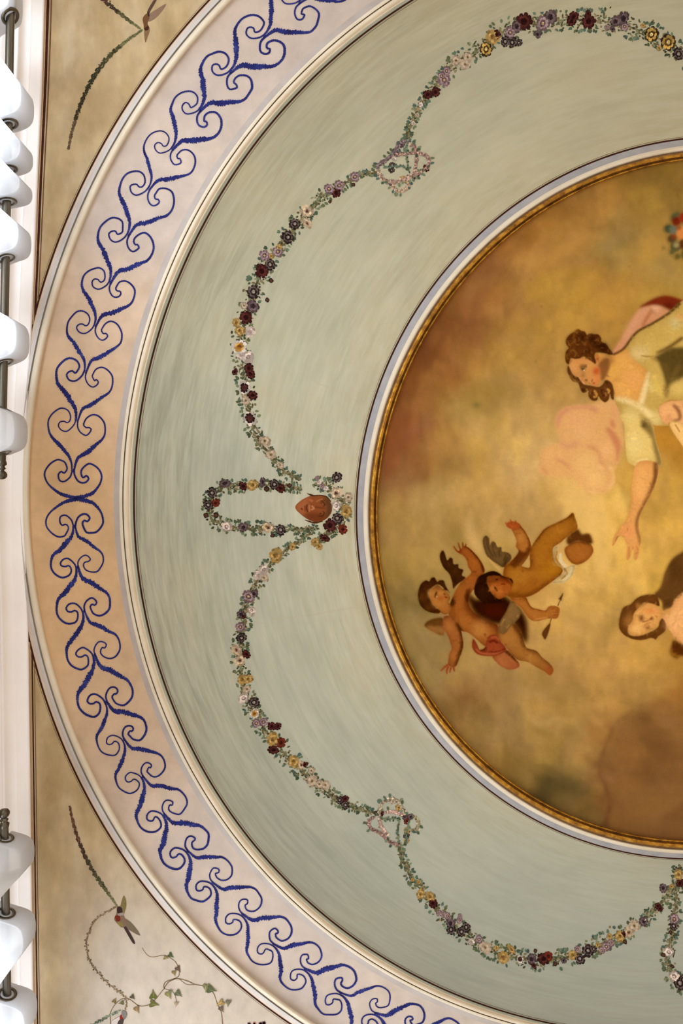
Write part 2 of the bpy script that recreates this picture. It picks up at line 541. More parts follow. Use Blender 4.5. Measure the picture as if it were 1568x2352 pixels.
# border lines along the cornice, stopping where they meet the ring
def border(off0, off1, mat, ya, yb):
    ys = np.linspace(ya, yb, 60)
    x = edge_x(ys)
    w = (off1 - off0) / 2
    k = np.interp(ys, [0, 700, 1500, 2352], [1.25, 1.0, .8, .8])
    p = np.stack([x + (off0 + off1) / 2 * k, ys], -1)
    q, F = ribbon(p, w * k, jit=.08)
    link('border_line', mesh('border_line', P(q[:, 0], q[:, 1], np.full(len(q), ZC - .001)), F, mat), ceiling)
border(0.5, 4.0, M['tanline'], -300, 745)
border(3.4, 8.2, M['line'], -300, 722)
border(10.6, 13.2, M['thinbrown'], -300, 690)
border(1.0, 4.5, M['tanline'], 1475, 2500)
border(7.5, 11.5, M['line'], 1496, 2500)
border(15.0, 17.0, M['thinbrown'], 1520, 2500)

# ================================================================ BLUE SCROLLS ON THE FRIEZE
LT = [(715, 400), (690, 470), (630, 540), (570, 570), (500, 550), (462, 490), (485, 438), (540, 425), (585, 450), (625, 415), (637, 345), (600, 270), (520, 237),
      (440, 255), (360, 330), (315, 430), (320, 560), (360, 650), (450, 730), (550, 850), (620, 940), (655, 1040), (660, 1150)]
RT = [(745, 420), (740, 500), (770, 570), (820, 615), (870, 625), (915, 595), (935, 550), (905, 515), (870, 525), (838, 490), (840, 440), (880, 370), (960, 330),
      (1050, 355), (1120, 430), (1145, 520), (1135, 620), (1090, 700), (1000, 770), (870, 880), (760, 940), (720, 1010), (690, 1120)]
PA, PB = np.array([728., 410.]), np.array([672., 1130.])
LE = [(660, 1150), (630, 1230), (550, 1295), (480, 1270), (460, 1190), (500, 1150), (545, 1165), (575, 1150), (590, 1100), (560, 1030), (520, 985), (440, 980),
      (340, 1040), (270, 1140), (265, 1240), (330, 1350), (480, 1460), (600, 1505), (720, 1530)]
RE = [(690, 1130), (700, 1200), (740, 1275), (800, 1315), (860, 1305), (895, 1255), (870, 1210), (825, 1225), (798, 1190), (800, 1130), (850, 1065), (920, 1040),
      (1010, 1065), (1075, 1150), (1095, 1230), (1060, 1350), (960, 1460), (830, 1510), (720, 1535)]

def to_local(pts, a, b):
    d = b - a; l = np.linalg.norm(d); t = d / l; n = np.array([-t[1], t[0]])
    q = np.asarray(pts, float) - a
    return np.stack([q @ t / l, q @ n / l], -1)
LTl, RTl = to_local(LT, PA, PB), to_local(RT, PA, PB)
LTl[-1] = LTl[0] + [1, 0]; RTl[-1] = RTl[0] + [1, 0]
END_A = PA + (PB - PA)                      # the closing unit starts at the second pinch
LEl, REl = to_local(LE, PB, PB + (PB - PA)), to_local(RE, PB, PB + (PB - PA))

UP = [(167, 1080), (176, 965), (195.5, 853), (218.5, 746), (252.5, 647.5), (294, 538), (342.5, 432), (396, 340), (459, 252), (529, 164), (607, 82), (688, 4), (770, -66), (858, -130)]
DN = [(170, 1210), (177, 1304), (192, 1406), (216, 1507), (243.5, 1614), (284, 1701), (327, 1786), (377, 1874), (430, 1957), (488, 2030), (557, 2103), (628, 2171), (701, 2228), (782, 2283),
      (863, 2330), (945, 2370), (1030, 2404)]

def width_profile(n, end=False):
    """thin curl, fat feathered diagonal"""
    s = np.linspace(0, 1, n)
    if end:
        w = 1.8 + 1.9 * np.clip((s - .72) / .2, 0, 1)
    else:
        w = 1.75 + 2.9 * np.exp(-((s - .80) / .13) ** 2) + .35 * np.exp(-((s - .48) / .1) ** 2)
    return w

def scroll(local, A, B, flip, end=False):
    A = np.array(A, float); B = np.array(B, float)
    d = B - A; l = np.linalg.norm(d); t = d / l; nrm = np.array([-t[1], t[0]])
    q = local.copy()
    sgn = -1 if flip else 1
    # keep the across size steady: scrolls are about as wide as in the widest unit
    lw = 115.2 if not flip else 115.2
    lw = 0.45 * l + 0.55 * 112
    p = A + q[:, :1] * d + (q[:, 1:] * lw * sgn) * nrm
    # tiny hand wobble
    p = p + rng.normal(0, .7, p.shape) * (np.linspace(0, 1, len(p))[:, None] * (1 - np.linspace(0, 1, len(p))[:, None]) * 4)
    p = np.concatenate([p, [2 * p[-1] - p[-2]]]) if False else p
    s = crom(p, False, 1.7)
    ex = s[-1] - s[-3]; s = np.concatenate([s, s[-1:] + ex / np.linalg.norm(ex) * 1.5, s[-1:] + ex / np.linalg.norm(ex) * 4])
    s = np.concatenate([s[:1] - (s[2] - s[0]) / np.linalg.norm(s[2] - s[0]) * 3, s])
    n = len(s)
    w = width_profile(n, end) * (1 + .12 * rng.normal())
    bead = 1 + .22 * np.sin(np.arange(n) * 1.7 / 4.6 * 2 * np.pi)
    qq, F = ribbon(s, np.maximum(1.3, w * bead), jit=0.0)
    # feathered edges
    fat = np.clip((w - 2.0) / 2.5, 0, 1)
    j = (rng.random((2, n)) - .40) * 3.6 * fat
    t2 = np.gradient(s, axis=0); t2 /= np.linalg.norm(t2, axis=1)[:, None] + 1e-9
    n2 = np.stack([-t2[:, 1], t2[:, 0]], -1)
    sh = t2 * (fat * 1.2)[:, None] * (rng.random((n, 1)) - .5)
    qq[:n] += n2 * j[0][:, None] + sh
    qq[n:] -= n2 * j[1][:, None] + sh
    return link('scroll', mesh('scroll', on_ceiling(qq[:, 0], qq[:, 1], .0012), F, M['blue']), trim2)

for k in range(len(UP) - 1, 0, -1):
    A, B = UP[k], UP[k - 1]
    scroll(LTl, A, B, False); scroll(RTl, A, B, False)
e = np.array(UP[0]) - np.array(UP[1])
E1 = np.array(UP[0]) + e / np.linalg.norm(e) * 115
scroll(LEl, UP[0], E1, False, True); scroll(REl, UP[0], E1, False, True)
for k in range(len(DN) - 1, 0, -1):
    A, B = DN[k], DN[k - 1]
    scroll(LTl, A, B, True); scroll(RTl, A, B, True)
e = np.array(DN[0]) - np.array(DN[1])
E1 = np.array(DN[0]) + e / np.linalg.norm(e) * 115
scroll(LEl, DN[0], E1, True, True); scroll(REl, DN[0], E1, True, True)

# ================================================================ FLOWER GARLANDS ON THE DOME
FL = {
 'D': [(9, 1.0, (62, 30, 28)), (7, .70, (88, 42, 36)), (5, .42, (46, 20, 18))],
 'K': [(9, 1.0, (50, 38, 36)), (7, .74, (98, 84, 78)), (6, .54, (46, 32, 30)), (3, .26, (152, 138, 126))],
 'R': [(8, 1.0, (98, 38, 26)), (6, .66, (122, 52, 36)), (4, .36, (70, 26, 20))],
 'P': [(10, 1.0, (126, 98, 100)), (8, .72, (160, 134, 134)), (6, .44, (104, 76, 80)), (4, .20, (198, 166, 112))],
 'M': [(9, 1.0, (80, 62, 62)), (7, .72, (112, 92, 92)), (5, .42, (58, 42, 44))],
 'W': [(8, 1.0, (196, 172, 156)), (6, .68, (212, 194, 180)), (5, .36, (166, 134, 120)), (3, .2, (206, 186, 170))],
 'Y': [(9, 1.0, (164, 128, 70)), (7, .70, (182, 148, 88)), (5, .38, (138, 100, 50))],
 'O': [(8, 1.0, (190, 162, 130)), (6, .70, (212, 188, 156)), (5, .42, (158, 122, 94)), (3, .22, (92, 60, 48))],
 'N': [(8, 1.0, (172, 148, 124)), (6, .66, (184, 162, 136)), (4, .25, (128, 102, 66))],
 'DW': [(9, 1.0, (214, 198, 184)), (9, .74, (48, 28, 26)), (6, .46, (82, 46, 40))],
 'YW': [(9, 1.0, (222, 208, 194)), (8, .68, (202, 150, 70)), (5, .36, (146, 94, 44))],
 'KY': [(9, 1.0, (62, 46, 28)), (8, .80, (198, 158, 80)), (6, .52, (92, 64, 34)), (3, .26, (220, 190, 122))],
 'B': [(4, 1.0, (60, 40, 32)), (3, .6, (84, 56, 42))],
}
def flower_mesh(kind, seed):
    r = random.Random(seed)
    V, F, C = [], [], []
    for li, (n, ro, col) in enumerate(FL[kind]):
        a0 = r.random() * 6.28
        z = -0.05 * li
        for k in range(n):
            a = a0 + 2 * math.pi * k / n + r.uniform(-.1, .1)
            w = math.pi / n * 1.25
            rr = ro * r.uniform(.86, 1.06)
            sh = r.uniform(.78, 1.16)
            b = len(V)
            cz = z - r.uniform(0, .03)
            pts = [(0, 0, cz), (.62 * rr * math.cos(a - w), .62 * rr * math.sin(a - w), cz), (.93 * rr * math.cos(a - w * .6), .93 * rr * math.sin(a - w * .6), cz),
                   (rr * math.cos(a), rr * math.sin(a), cz), (.93 * rr * math.cos(a + w * .6), .93 * rr * math.sin(a + w * .6), cz), (.62 * rr * math.cos(a + w), .62 * rr * math.sin(a + w), cz)]
            V += pts
            cc = lin(np.clip(np.array(col) * sh * .92, 0, 255))
            C += [cc * .72] + [cc] * 2 + [np.minimum(1, cc * 1.12)] + [cc] * 2
            F.append(tuple(range(b, b + 6)))
    return mesh('flower', V, F, M['vc'], cols=np.array(C))
FMESH = {(k, s): flower_mesh(k, hash(k) % 97 + 31 * s if False else (sum(map(ord, k)) + 31 * s)) for k in FL for s in range(3)}

fcount = [0]
def flower(parent, u, v, r, kind, sx=1.0, rot=None):
    fcount[0] += 1
    me = FMESH[(kind, fcount[0] % 3)]
    o = bpy.data.objects.new('flower' if kind != 'B' else 'bud', me)
    COL.objects.link(o); o.parent = parent
    p = on_ceiling(np.array([u]), np.array([v]), .0008)[0]
    o.location = p
    k = (p[2] - ZCAM) / FPX
    # lie flat on the curved plaster
    g = on_ceiling(np.array([u + 5., u - 5., u, u]), np.array([v, v, v + 5., v - 5.]), .0008)
    nu = Vector(g[0] - g[1]).cross(Vector(g[2] - g[3])).normalized()
    if nu.z < 0: nu = -nu
    spin = random.random() * 6.28 if rot is None else rot
    o.rotation_euler = (Vector((0, 0, 1)).rotation_difference(nu) @ Vector((1, 0, 0)).rotation_difference(Vector((math.cos(spin), math.sin(spin), 0)))).to_euler()
    q = random.uniform(.86, 1.0)
    o.scale = (r * 1.2 * k, r * 1.2 * k * q * sx, .0016)
    return o

GREENS = [(82, 98, 78), (98, 112, 90), (70, 80, 58), (106, 112, 82), (76, 92, 82), (86, 90, 62)]
OLIVES = [(104, 96, 64), (88, 78, 52), (122, 110, 78), (74, 68, 48), (134, 118, 88)]
def leaf_px(cx, cy, L, W, a):
    pts = [(-.5, 0), (-.25, .42), (.1, .5), (.38, .25), (.5, 0), (.38, -.25), (.1, -.5), (-.25, -.42)]
    ca, sa = math.cos(a), math.sin(a)
    return [(cx + ca * x * L - sa * y * W, cy + sa * x * L + ca * y * W) for x, y in pts]

class Foliage:
    """many small leaves joined into one painted part"""
    def __init__(self):
        self.q, self.f, self.c, self.o = [], [], [], []
    def poly(self, pts, col, off=.0012):
        b = len(self.q)
        self.q += [tuple(p) for p in pts]
        self.f.append(tuple(range(b, b + len(pts))))
        self.c += [lin(np.clip(col, 0, 255))] * len(pts)
        self.o += [off] * len(pts)
    def leaf(self, cx, cy, L, W, a, col, off=.0014):
        self.poly(leaf_px(cx, cy, L, W, a), np.array(col) * random.uniform(.85, 1.15), off)
    def stroke(self, pts, hw, col, off=.001, step=3):
        s = crom(pts, False, step)
        n = len(s)
        q, F = ribbon(s, np.interp(np.linspace(0, 1, n), np.linspace(0, 1, len(np.atleast_1d(hw))), np.atleast_1d(hw)), jit=.2)
        b = len(self.q)
        self.q += [tuple(p) for p in q]
        self.f += [tuple(int(x) + b for x in f) for f in F]
        self.c += [lin(np.array(col))] * len(q)
        self.o += [off] * len(q)
    def build(self, name, parent, flat=False, **kw):
        q = np.array(self.q)
        z = (np.full(len(q), ZC) if flat else surf_z(q[:, 0], q[:, 1])) - np.array(self.o)
        return link(name, mesh(name, P(q[:, 0], q[:, 1], z), self.f, M['vc'], cols=np.array(self.c)), parent, **kw)

def garland(name, label, path, width, flowers, dens=1.0, stem=True):
    g = root(name, label)
    del g['label']; g['label'] = label
    g.parent = dome
    s = crom(path, False, 3.0)
    n = len(s)
    wv = np.interp(np.linspace(0, 1, n), np.linspace(0, 1, len(width)), width) * .92
    fo = Foliage()
    if stem:
        fo.stroke(path, [1.3], (112, 104, 66), .0002)
    t = np.gradient(s, axis=0); t /= np.linalg.norm(t, axis=1)[:, None] + 1e-9
    for i in range(n):
        w = wv[i]
        ang = math.atan2(t[i, 1], t[i, 0])
        # dense dull inner foliage
        for _ in range(3):
            o = random.gauss(0, .38) * w
            x = s[i, 0] - t[i, 1] * o + random.gauss(0, 2); y = s[i, 1] + t[i, 0] * o + random.gauss(0, 2)
            fo.leaf(x, y, random.uniform(5, 10), random.uniform(3, 6), ang + random.gauss(0, .9), random.choice(OLIVES + GREENS[2:4]), .0003 + .0001 * random.random())
        # clear outer leaves, sticking out in twos and threes
        if random.random() < .46 * dens:
            sd = random.choice((-1, 1))
            o = sd * w * random.uniform(.6, .98)
            x = s[i, 0] - t[i, 1] * o; y = s[i, 1] + t[i, 0] * o
            base = ang + sd * math.pi / 2
            col = random.choice(GREENS)
            for k in range(random.choice((1, 2, 2, 3))):
                a = base + random.uniform(-.9, .9)
                l = random.uniform(6.5, 11)
                fo.leaf(x + math.cos(a) * l * .4, y + math.sin(a) * l * .4, l, l * random.uniform(.45, .68), a, col, .0005 + .0001 * random.random())
    fo.build('foliage', g, kind='stuff')
    for f in flowers:
        flower(g, *f)
    return g

garland('flower_garland', 'upper left garland swag from the knot down to the bearded mask',
 [(862, 397), (840, 400), (815, 408), (775, 432), (740, 452), (700, 495), (668, 530), (640, 570), (610, 605), (585, 660), (570, 715), (555, 770), (556, 820), (562, 880), (573, 940), (580, 985), (600, 1020), (630, 1055), (655, 1085), (688, 1102)],
 [5, 8, 13, 17, 20, 21, 21, 22, 22, 21, 21, 20, 19, 17, 14, 10, 8],
 [(815, 406, 11, 'P'), (811, 424, 4.5, 'B'), (755, 434, 11, 'P'), (779, 426, 11, 'P'), (771.7, 443, 10, 'D'), (757.7, 463, 4, 'B'), (705, 485, 13, 'O'), (705, 513, 12, 'O', .8), (677, 514, 12, 'K'), (661, 545, 13.5, 'K'),
  (638, 578, 12, 'P'), (641, 569, 7, 'Y'), (607, 587, 11.5, 'P'), (622, 588, 6, 'Y'), (620, 607.5, 12.5, 'K'), (601, 622.8, 15, 'D'), (622, 644.4, 5.5, 'B'), (581.7, 670, 15, 'K'), (613.6, 689, 5, 'B'), (580.4, 703, 14, 'M'), (560, 702, 8, 'N'), (564.5, 729, 14, 'D'),
  (543, 741, 10, 'Y'), (551, 760, 10.5, 'Y'), (573.7, 762, 12, 'W'), (549, 797, 16, 'YW'), (570, 820, 13, 'W'), (553.6, 817, 9, 'W'), (571, 845.5, 10, 'D'), (574.6, 859, 10.5, 'D'), (539, 854, 8, 'D', .7), (561, 890.4, 14, 'DW'), (580, 907.7, 10.5, 'D'), (564, 920, 10, 'N'),
  (573.7, 961, 15, 'DW'), (608, 1013, 12, 'N'), (622, 1044, 12, 'N'), (643, 1068, 8, 'N')])
garland('flower_garland', 'top garland swag rising from the upper knot to the top edge of the dome',
 [(932, 326), (945, 285), (960, 250), (985, 215), (1010, 185), (1045, 145), (1090, 120), (1130, 85), (1185, 62), (1250, 50), (1330, 45), (1420, 55), (1490, 78), (1540, 105), (1600, 150), (1680, 235)],
 [6, 8, 11, 17, 21, 23, 25, 26, 27, 28, 28, 27, 26, 24, 22, 18],
 [(1132, 85, 15, 'Y'), (1140, 79, 9, 'D'), (1116, 113, 14, 'KY'), (1160, 95.6, 11, 'K'), (1176, 97, 11, 'K'), (1191, 98, 8, 'K'), (1047, 139, 11, 'N'), (1073.7, 131, 10, 'N'), (1068, 148, 11.5, 'N'), (1025, 163, 9, 'P'), (1020, 184, 14, 'P'), (1014, 175, 9, 'P'), (982, 217, 10.5, 'D'), (1000, 211.5, 10, 'D'),
  (966, 241, 6, 'W'), (958, 264, 5, 'N'), (949, 283, 5, 'W'), (1203, 49, 17, 'D'), (1186.6, 61, 12, 'M'), (1171.6, 74.6, 12, 'P'), (1246, 53.7, 16, 'P'), (1264, 39, 15, 'M'), (1234, 79, 8, 'M'), (1316.4, 39, 12, 'D'), (1312, 49, 10, 'D'), (1351, 49, 15, 'D'), (1350, 31, 7, 'D'),
  (1413, 49, 12, 'M'), (1431, 43, 14, 'M'), (1434, 61, 9, 'P'), (1394, 63, 6, 'P'), (1406, 67, 6, 'M'), (1495.5, 79, 15, 'KY'), (1476, 58, 5, 'Y'), (1534, 97, 16, 'KY'), (1513.4, 110.4, 6, 'Y'), (1558, 124, 13, 'K'), (1590, 150, 14, 'P'), (1625, 175, 13, 'D')])
garland('flower_garland', 'lower left garland swag from the mask down to the lower knot',
 [(712, 1226), (690, 1240), (660, 1262), (632, 1282), (602, 1318), (576, 1368), (562, 1418), (553, 1470), (552, 1530), (562, 1590), (587, 1642), (622, 1692), (665, 1742), (715, 1790), (780, 1840), (835, 1860), (858, 1868)],
 [6, 8, 12, 16, 17, 17, 17, 19, 20, 20, 21, 24, 20, 18, 15, 9, 6],
 [(672, 1255.5, 8, 'Y'), (632.6, 1274.7, 15, 'Y'), (636, 1286, 7, 'Y'), (606, 1308, 11, 'W'), (593, 1322, 11, 'W'), (606, 1327, 9, 'N'), (570, 1370, 14, 'P'), (583, 1364, 9, 'M'), (578, 1402, 9, 'W'), (579, 1410, 6, 'W'), (553.5, 1411, 9, 'M'), (558, 1415, 6, 'D'), (552, 1440, 10, 'P'),
  (554.5, 1465, 11.5, 'K'), (543, 1493, 12, 'O'), (566, 1502.6, 10, 'D', .8), (550.7, 1517, 12, 'O'), (555.5, 1561, 11, 'Y'), (570, 1560, 10, 'Y'), (567, 1583, 9, 'N'), (559, 1604, 12, 'W'), (583, 1613.6, 12, 'K'), (584, 1639, 10, 'YW'), (605, 1658.5, 10, 'P'), (588, 1661, 9, 'P'),
  (624, 1668, 9, 'D'), (637.8, 1668, 8, 'D'), (627, 1698, 14, 'Y'), (644.4, 1706, 11.5, 'R'), (628, 1722.6, 12, 'D', .8), (674, 1749.7, 13, 'Y'), (692, 1757, 9, 'O'), (699, 1757, 9, 'D', .7), (715, 1770, 8, 'N'), (716, 1794, 12, 'N'), (746.7, 1803, 10, 'N'), (733, 1801, 9, 'N'),
  (780, 1837.7, 8.5, 'K'), (792.6, 1835, 8, 'D'), (793, 1849, 9, 'K')])
garland('flower_garland', 'bottom garland swag running right from the lower knot',
 [(916, 1945), (930, 1985), (955, 2030), (985, 2065), (1030, 2115), (1080, 2155), (1150, 2190), (1220, 2205), (1300, 2200), (1360, 2175), (1430, 2145), (1490, 2105), (1530, 2060), (1552, 2030)],
 [6, 10, 14, 19, 21, 21, 22, 24, 22, 22, 22, 17, 10, 8],
 [(946.6, 2021, 4, 'Y'), (962, 2026, 4.5, 'Y'), (966, 2053.5, 10, 'Y'), (987, 2059, 10.5, 'Y'), (994, 2075, 10, 'D'), (1008, 2097, 6, 'P'), (1017, 2099, 7, 'P'), (1027, 2104, 7, 'P'), (1034.5, 2121, 11.5, 'M'), (1035.6, 2134.8, 11, 'K'), (1055, 2113, 7, 'P'), (1056, 2104, 5, 'P'), (1070, 2130, 10.5, 'K'), (1059.5, 2140, 10, 'K'),
  (1083, 2163, 7, 'W'), (1099.6, 2157.6, 8, 'P'), (1113.7, 2176, 13, 'N'), (1139.7, 2177, 6, 'Y'), (1174, 2180, 11, 'Y', .6), (1155, 2200, 13, 'Y'), (1194, 2203, 7, 'DW'), (1220, 2203, 10.5, 'M'), (1225, 2217, 9, 'D', .6), (1248, 2202, 13, 'D'), (1258.6, 2197, 10, 'R'), (1229, 2184, 4, 'B'), (1274, 2213.5, 5, 'B'),
  (1294, 2206, 6, 'M'), (1314.7, 2193, 10, 'Y'), (1331, 2202, 11.5, 'K'), (1350, 2184, 13, 'K'), (1326, 2180, 7, 'P'), (1363, 2180, 7, 'K'), (1372, 2170, 5, 'Y'), (1382, 2183, 7, 'P'), (1392, 2174, 9, 'P'), (1402, 2166, 8, 'P'), (1399, 2151, 6, 'Y'), (1423, 2151, 11, 'Y'), (1433, 2146, 6, 'D'), (1443.5, 2142, 11, 'O'),
  (1434.6, 2163.7, 5, 'B'), (1456, 2126.7, 12, 'N'), (1478, 2116.5, 10, 'M'), (1480, 2114, 5, 'W'), (1510, 2081, 7, 'D'), (1515, 2087, 6.5, 'D'), (1522.6, 2040, 10, 'M')])
garland('flower_garland', 'long narrow looped garland hanging outward from the mask',
 [(690, 1124), (640, 1115), (580, 1115), (520, 1118), (491, 1134), (480, 1165), (491, 1196), (540, 1212), (600, 1214), (650, 1216), (700, 1218), (728, 1212)],
 [7, 9, 13, 14, 15, 17, 16, 15, 14, 12, 9, 7],
 [(516.5, 1110, 13, 'M', .7), (558.6, 1116.5, 10, 'D'), (579, 1114, 12, 'Y'), (603, 1107.6, 11, 'M', .55), (630, 1112.7, 11, 'K'), (644, 1121.6, 10, 'D'), (664.5, 1115, 5, 'B'), (612, 1123, 6, 'B'), (487, 1132, 12, 'K'), (495, 1155, 9, 'R'), (478, 1160, 11.5, 'K'),
  (473, 1184, 6, 'B'), (496, 1183, 6, 'B'), (520, 1209.6, 12, 'W'), (558.6, 1211, 11, 'M'), (616, 1212, 12, 'O'), (612, 1209, 6, 'Y'), (644, 1217, 12, 'K'), (626, 1230, 5, 'B')])
garland('flower_garland', 'narrow hanging garland at the lower right edge of the picture',
 [(1560, 1990), (1556, 2025), (1550, 2080), (1547, 2120), (1538, 2165), (1532, 2200), (1545, 2240), (1562, 2262), (1600, 2275)],
 [12, 14, 9, 13, 13, 14, 16, 18, 18],
 [(1561, 2028.5, 9, 'D'), (1557, 2009.4, 11, 'Y'), (1541.7, 2036, 5, 'Y'), (1548, 2111.4, 11, 'P'), (1547, 2126.7, 10, 'K'), (1539, 2141, 4, 'B'), (1535, 2186.7, 11, 'W'), (1522.6, 2193, 5, 'B'), (1544, 2220, 4, 'B'), (1548, 2243, 12, 'W'), (1561, 2258, 14, 'K'), (1568, 2250, 9, 'K'), (1595, 2275, 13, 'D')])

# flower crown round the mask
crown = garland('flower_wreath', 'small flower crown on the forehead of the painted mask',
 [(722, 1112), (745, 1112), (768, 1128), (786, 1152), (792, 1178), (780, 1205), (758, 1222), (738, 1236), (728, 1252)],
 [12, 16, 16, 14, 14, 16, 14, 10, 8],
 [(773, 1097, 12, 'K'), (771.6, 1133, 13, 'O'), (733, 1108, 6, 'W'), (740, 1117, 6, 'P'), (728, 1098, 5, 'P'), (748, 1122, 6, 'W'), (799.7, 1142, 10, 'N'), (794.6, 1174, 13, 'Y'), (771.6, 1162, 11, 'W'), (774, 1190.5, 12, 'K'), (757.6, 1207, 14, 'D'), (787, 1216, 11, 'R'), (745, 1236, 11, 'D', .7), (723, 1245, 9, 'Y'), (732, 1255.5, 8, 'Y')], stem=False)

def knot(label, ox, oy, sc, bands, greens, flowers):
    g = root('garland_knot', label); g.parent = dome
    fo = Foliage()
    cv = lambda pts: [(ox + x / sc, oy + y / sc) for x, y in pts]
    for pts, col in bands:
        fo.stroke(cv(pts), [3.2, 4.2, 3.6], col, .001)
        for x, y in crom(cv(pts), False, 3.5):
            for _ in range(3):
                fo.leaf(x + random.gauss(0, 2.2), y + random.gauss(0, 2.2), random.uniform(3, 6), random.uniform(2.5, 4.5), random.random() * 6.3, np.array(col) * random.choice((.7, .85, 1, 1.2, 1.35)), .0013 + .0003 * random.random())
    for pts in greens:
        fo.stroke(cv(pts), [1.6], (108, 118, 92), .0012)
        for x, y in crom(cv(pts), False, 4):
            fo.leaf(x + random.gauss(0, 2.5), y + random.gauss(0, 2.5), random.uniform(5, 9), random.uniform(3, 5), random.random() * 6.3, random.choice(GREENS), .0015)
    allp = np.concatenate([crom(cv(p), False, 14) for p, _ in bands])
    c = allp.mean(0)
    for x, y in allp:
        if random.random() < .55:
            a = math.atan2(y - c[1], x - c[0]) + random.gauss(0, .4)
            fo.leaf(x + math.cos(a) * 9, y + math.sin(a) * 9, random.uniform(8, 12), random.uniform(5, 7), a, random.choice(GREENS), .0015)
    fo.build('foliage', g, kind='stuff')
    for f in flowers:
        flower(g, *f)

PKB, MVB = (142, 112, 100), (112, 92, 92)
knot('looped flower knot at the top of the upper left garland', 820, 60, 4.356,
 [([(205, 1430), (220, 1380), (300, 1330), (370, 1260), (430, 1170), (510, 1150)], MVB), ([(380, 1290), (480, 1275), (600, 1270), (690, 1300), (722, 1350), (700, 1420)], PKB),
  ([(205, 1440), (240, 1510), (330, 1560), (420, 1550), (520, 1510), (580, 1490), (680, 1430)], (156, 128, 110)), ([(350, 1590), (390, 1640), (440, 1650), (510, 1610), (520, 1540)], (160, 134, 110)),
  ([(540, 1180), (590, 1230), (592, 1330), (575, 1480)], PKB)],
 [[(500, 1150), (495, 1300), (515, 1450)], [(260, 1420), (420, 1400), (510, 1430)]],
 [(900, 379, 7, 'K'), (899, 390.6, 7, 'K'), (978, 386, 7.5, 'D'), (954, 403, 8.5, 'D'), (925.6, 412, 8, 'Y'), (898, 419, 7, 'M'), (939, 407, 5.5, 'W'), (921, 330, 8, 'M'), (907, 349, 8, 'M'), (905, 365, 5, 'W')])
knot('looped flower knot between the lower left and bottom garlands', 600, 1640, 3.92,
 [([(1060, 900), (1075, 820), (1130, 780), (1200, 770), (1260, 830), (1290, 900)], (150, 134, 112)), ([(1010, 930), (962, 970), (990, 1030), (1080, 1080), (1140, 1140), (1230, 1180)], PKB),
  ([(1060, 930), (1080, 1020), (1130, 1090)], (160, 132, 118)), ([(1380, 920), (1415, 990), (1390, 1040), (1340, 1050)], (142, 130, 100)), ([(1110, 890), (1190, 880), (1270, 905)], (160, 130, 118))],
 [[(1080, 935), (1160, 945), (1250, 938)], [(1240, 950), (1225, 1080), (1250, 1185)], [(1330, 960), (1310, 1050), (1300, 1160), (1260, 1190)]],
 [(865, 1868, 6, 'K'), (874, 1867, 7.5, 'D'), (916, 1855.6, 8, 'Y'), (929, 1874.7, 8, 'M'), (934, 1886, 7.5, 'R'), (943, 1876, 7, 'M'), (934, 1908, 7, 'Y'), (933, 1919, 7, 'K'), (933, 1931, 6.5, 'Y'), (902, 1841.5, 6, 'N')])

# hairline cracks in the plaster of the dome
for lab, pts in (('pale hairline crack', [(588, 1432), (660, 1420), (740, 1408), (840, 1390)]), ('pale hairline crack', [(640, 838), (700, 868), (760, 892), (812, 915)])):
    fo = Foliage()
    fo.stroke(pts, [.3, .8, .5, .8, .3], (190, 176, 150), .0003)
    fo.build('crack', dome)

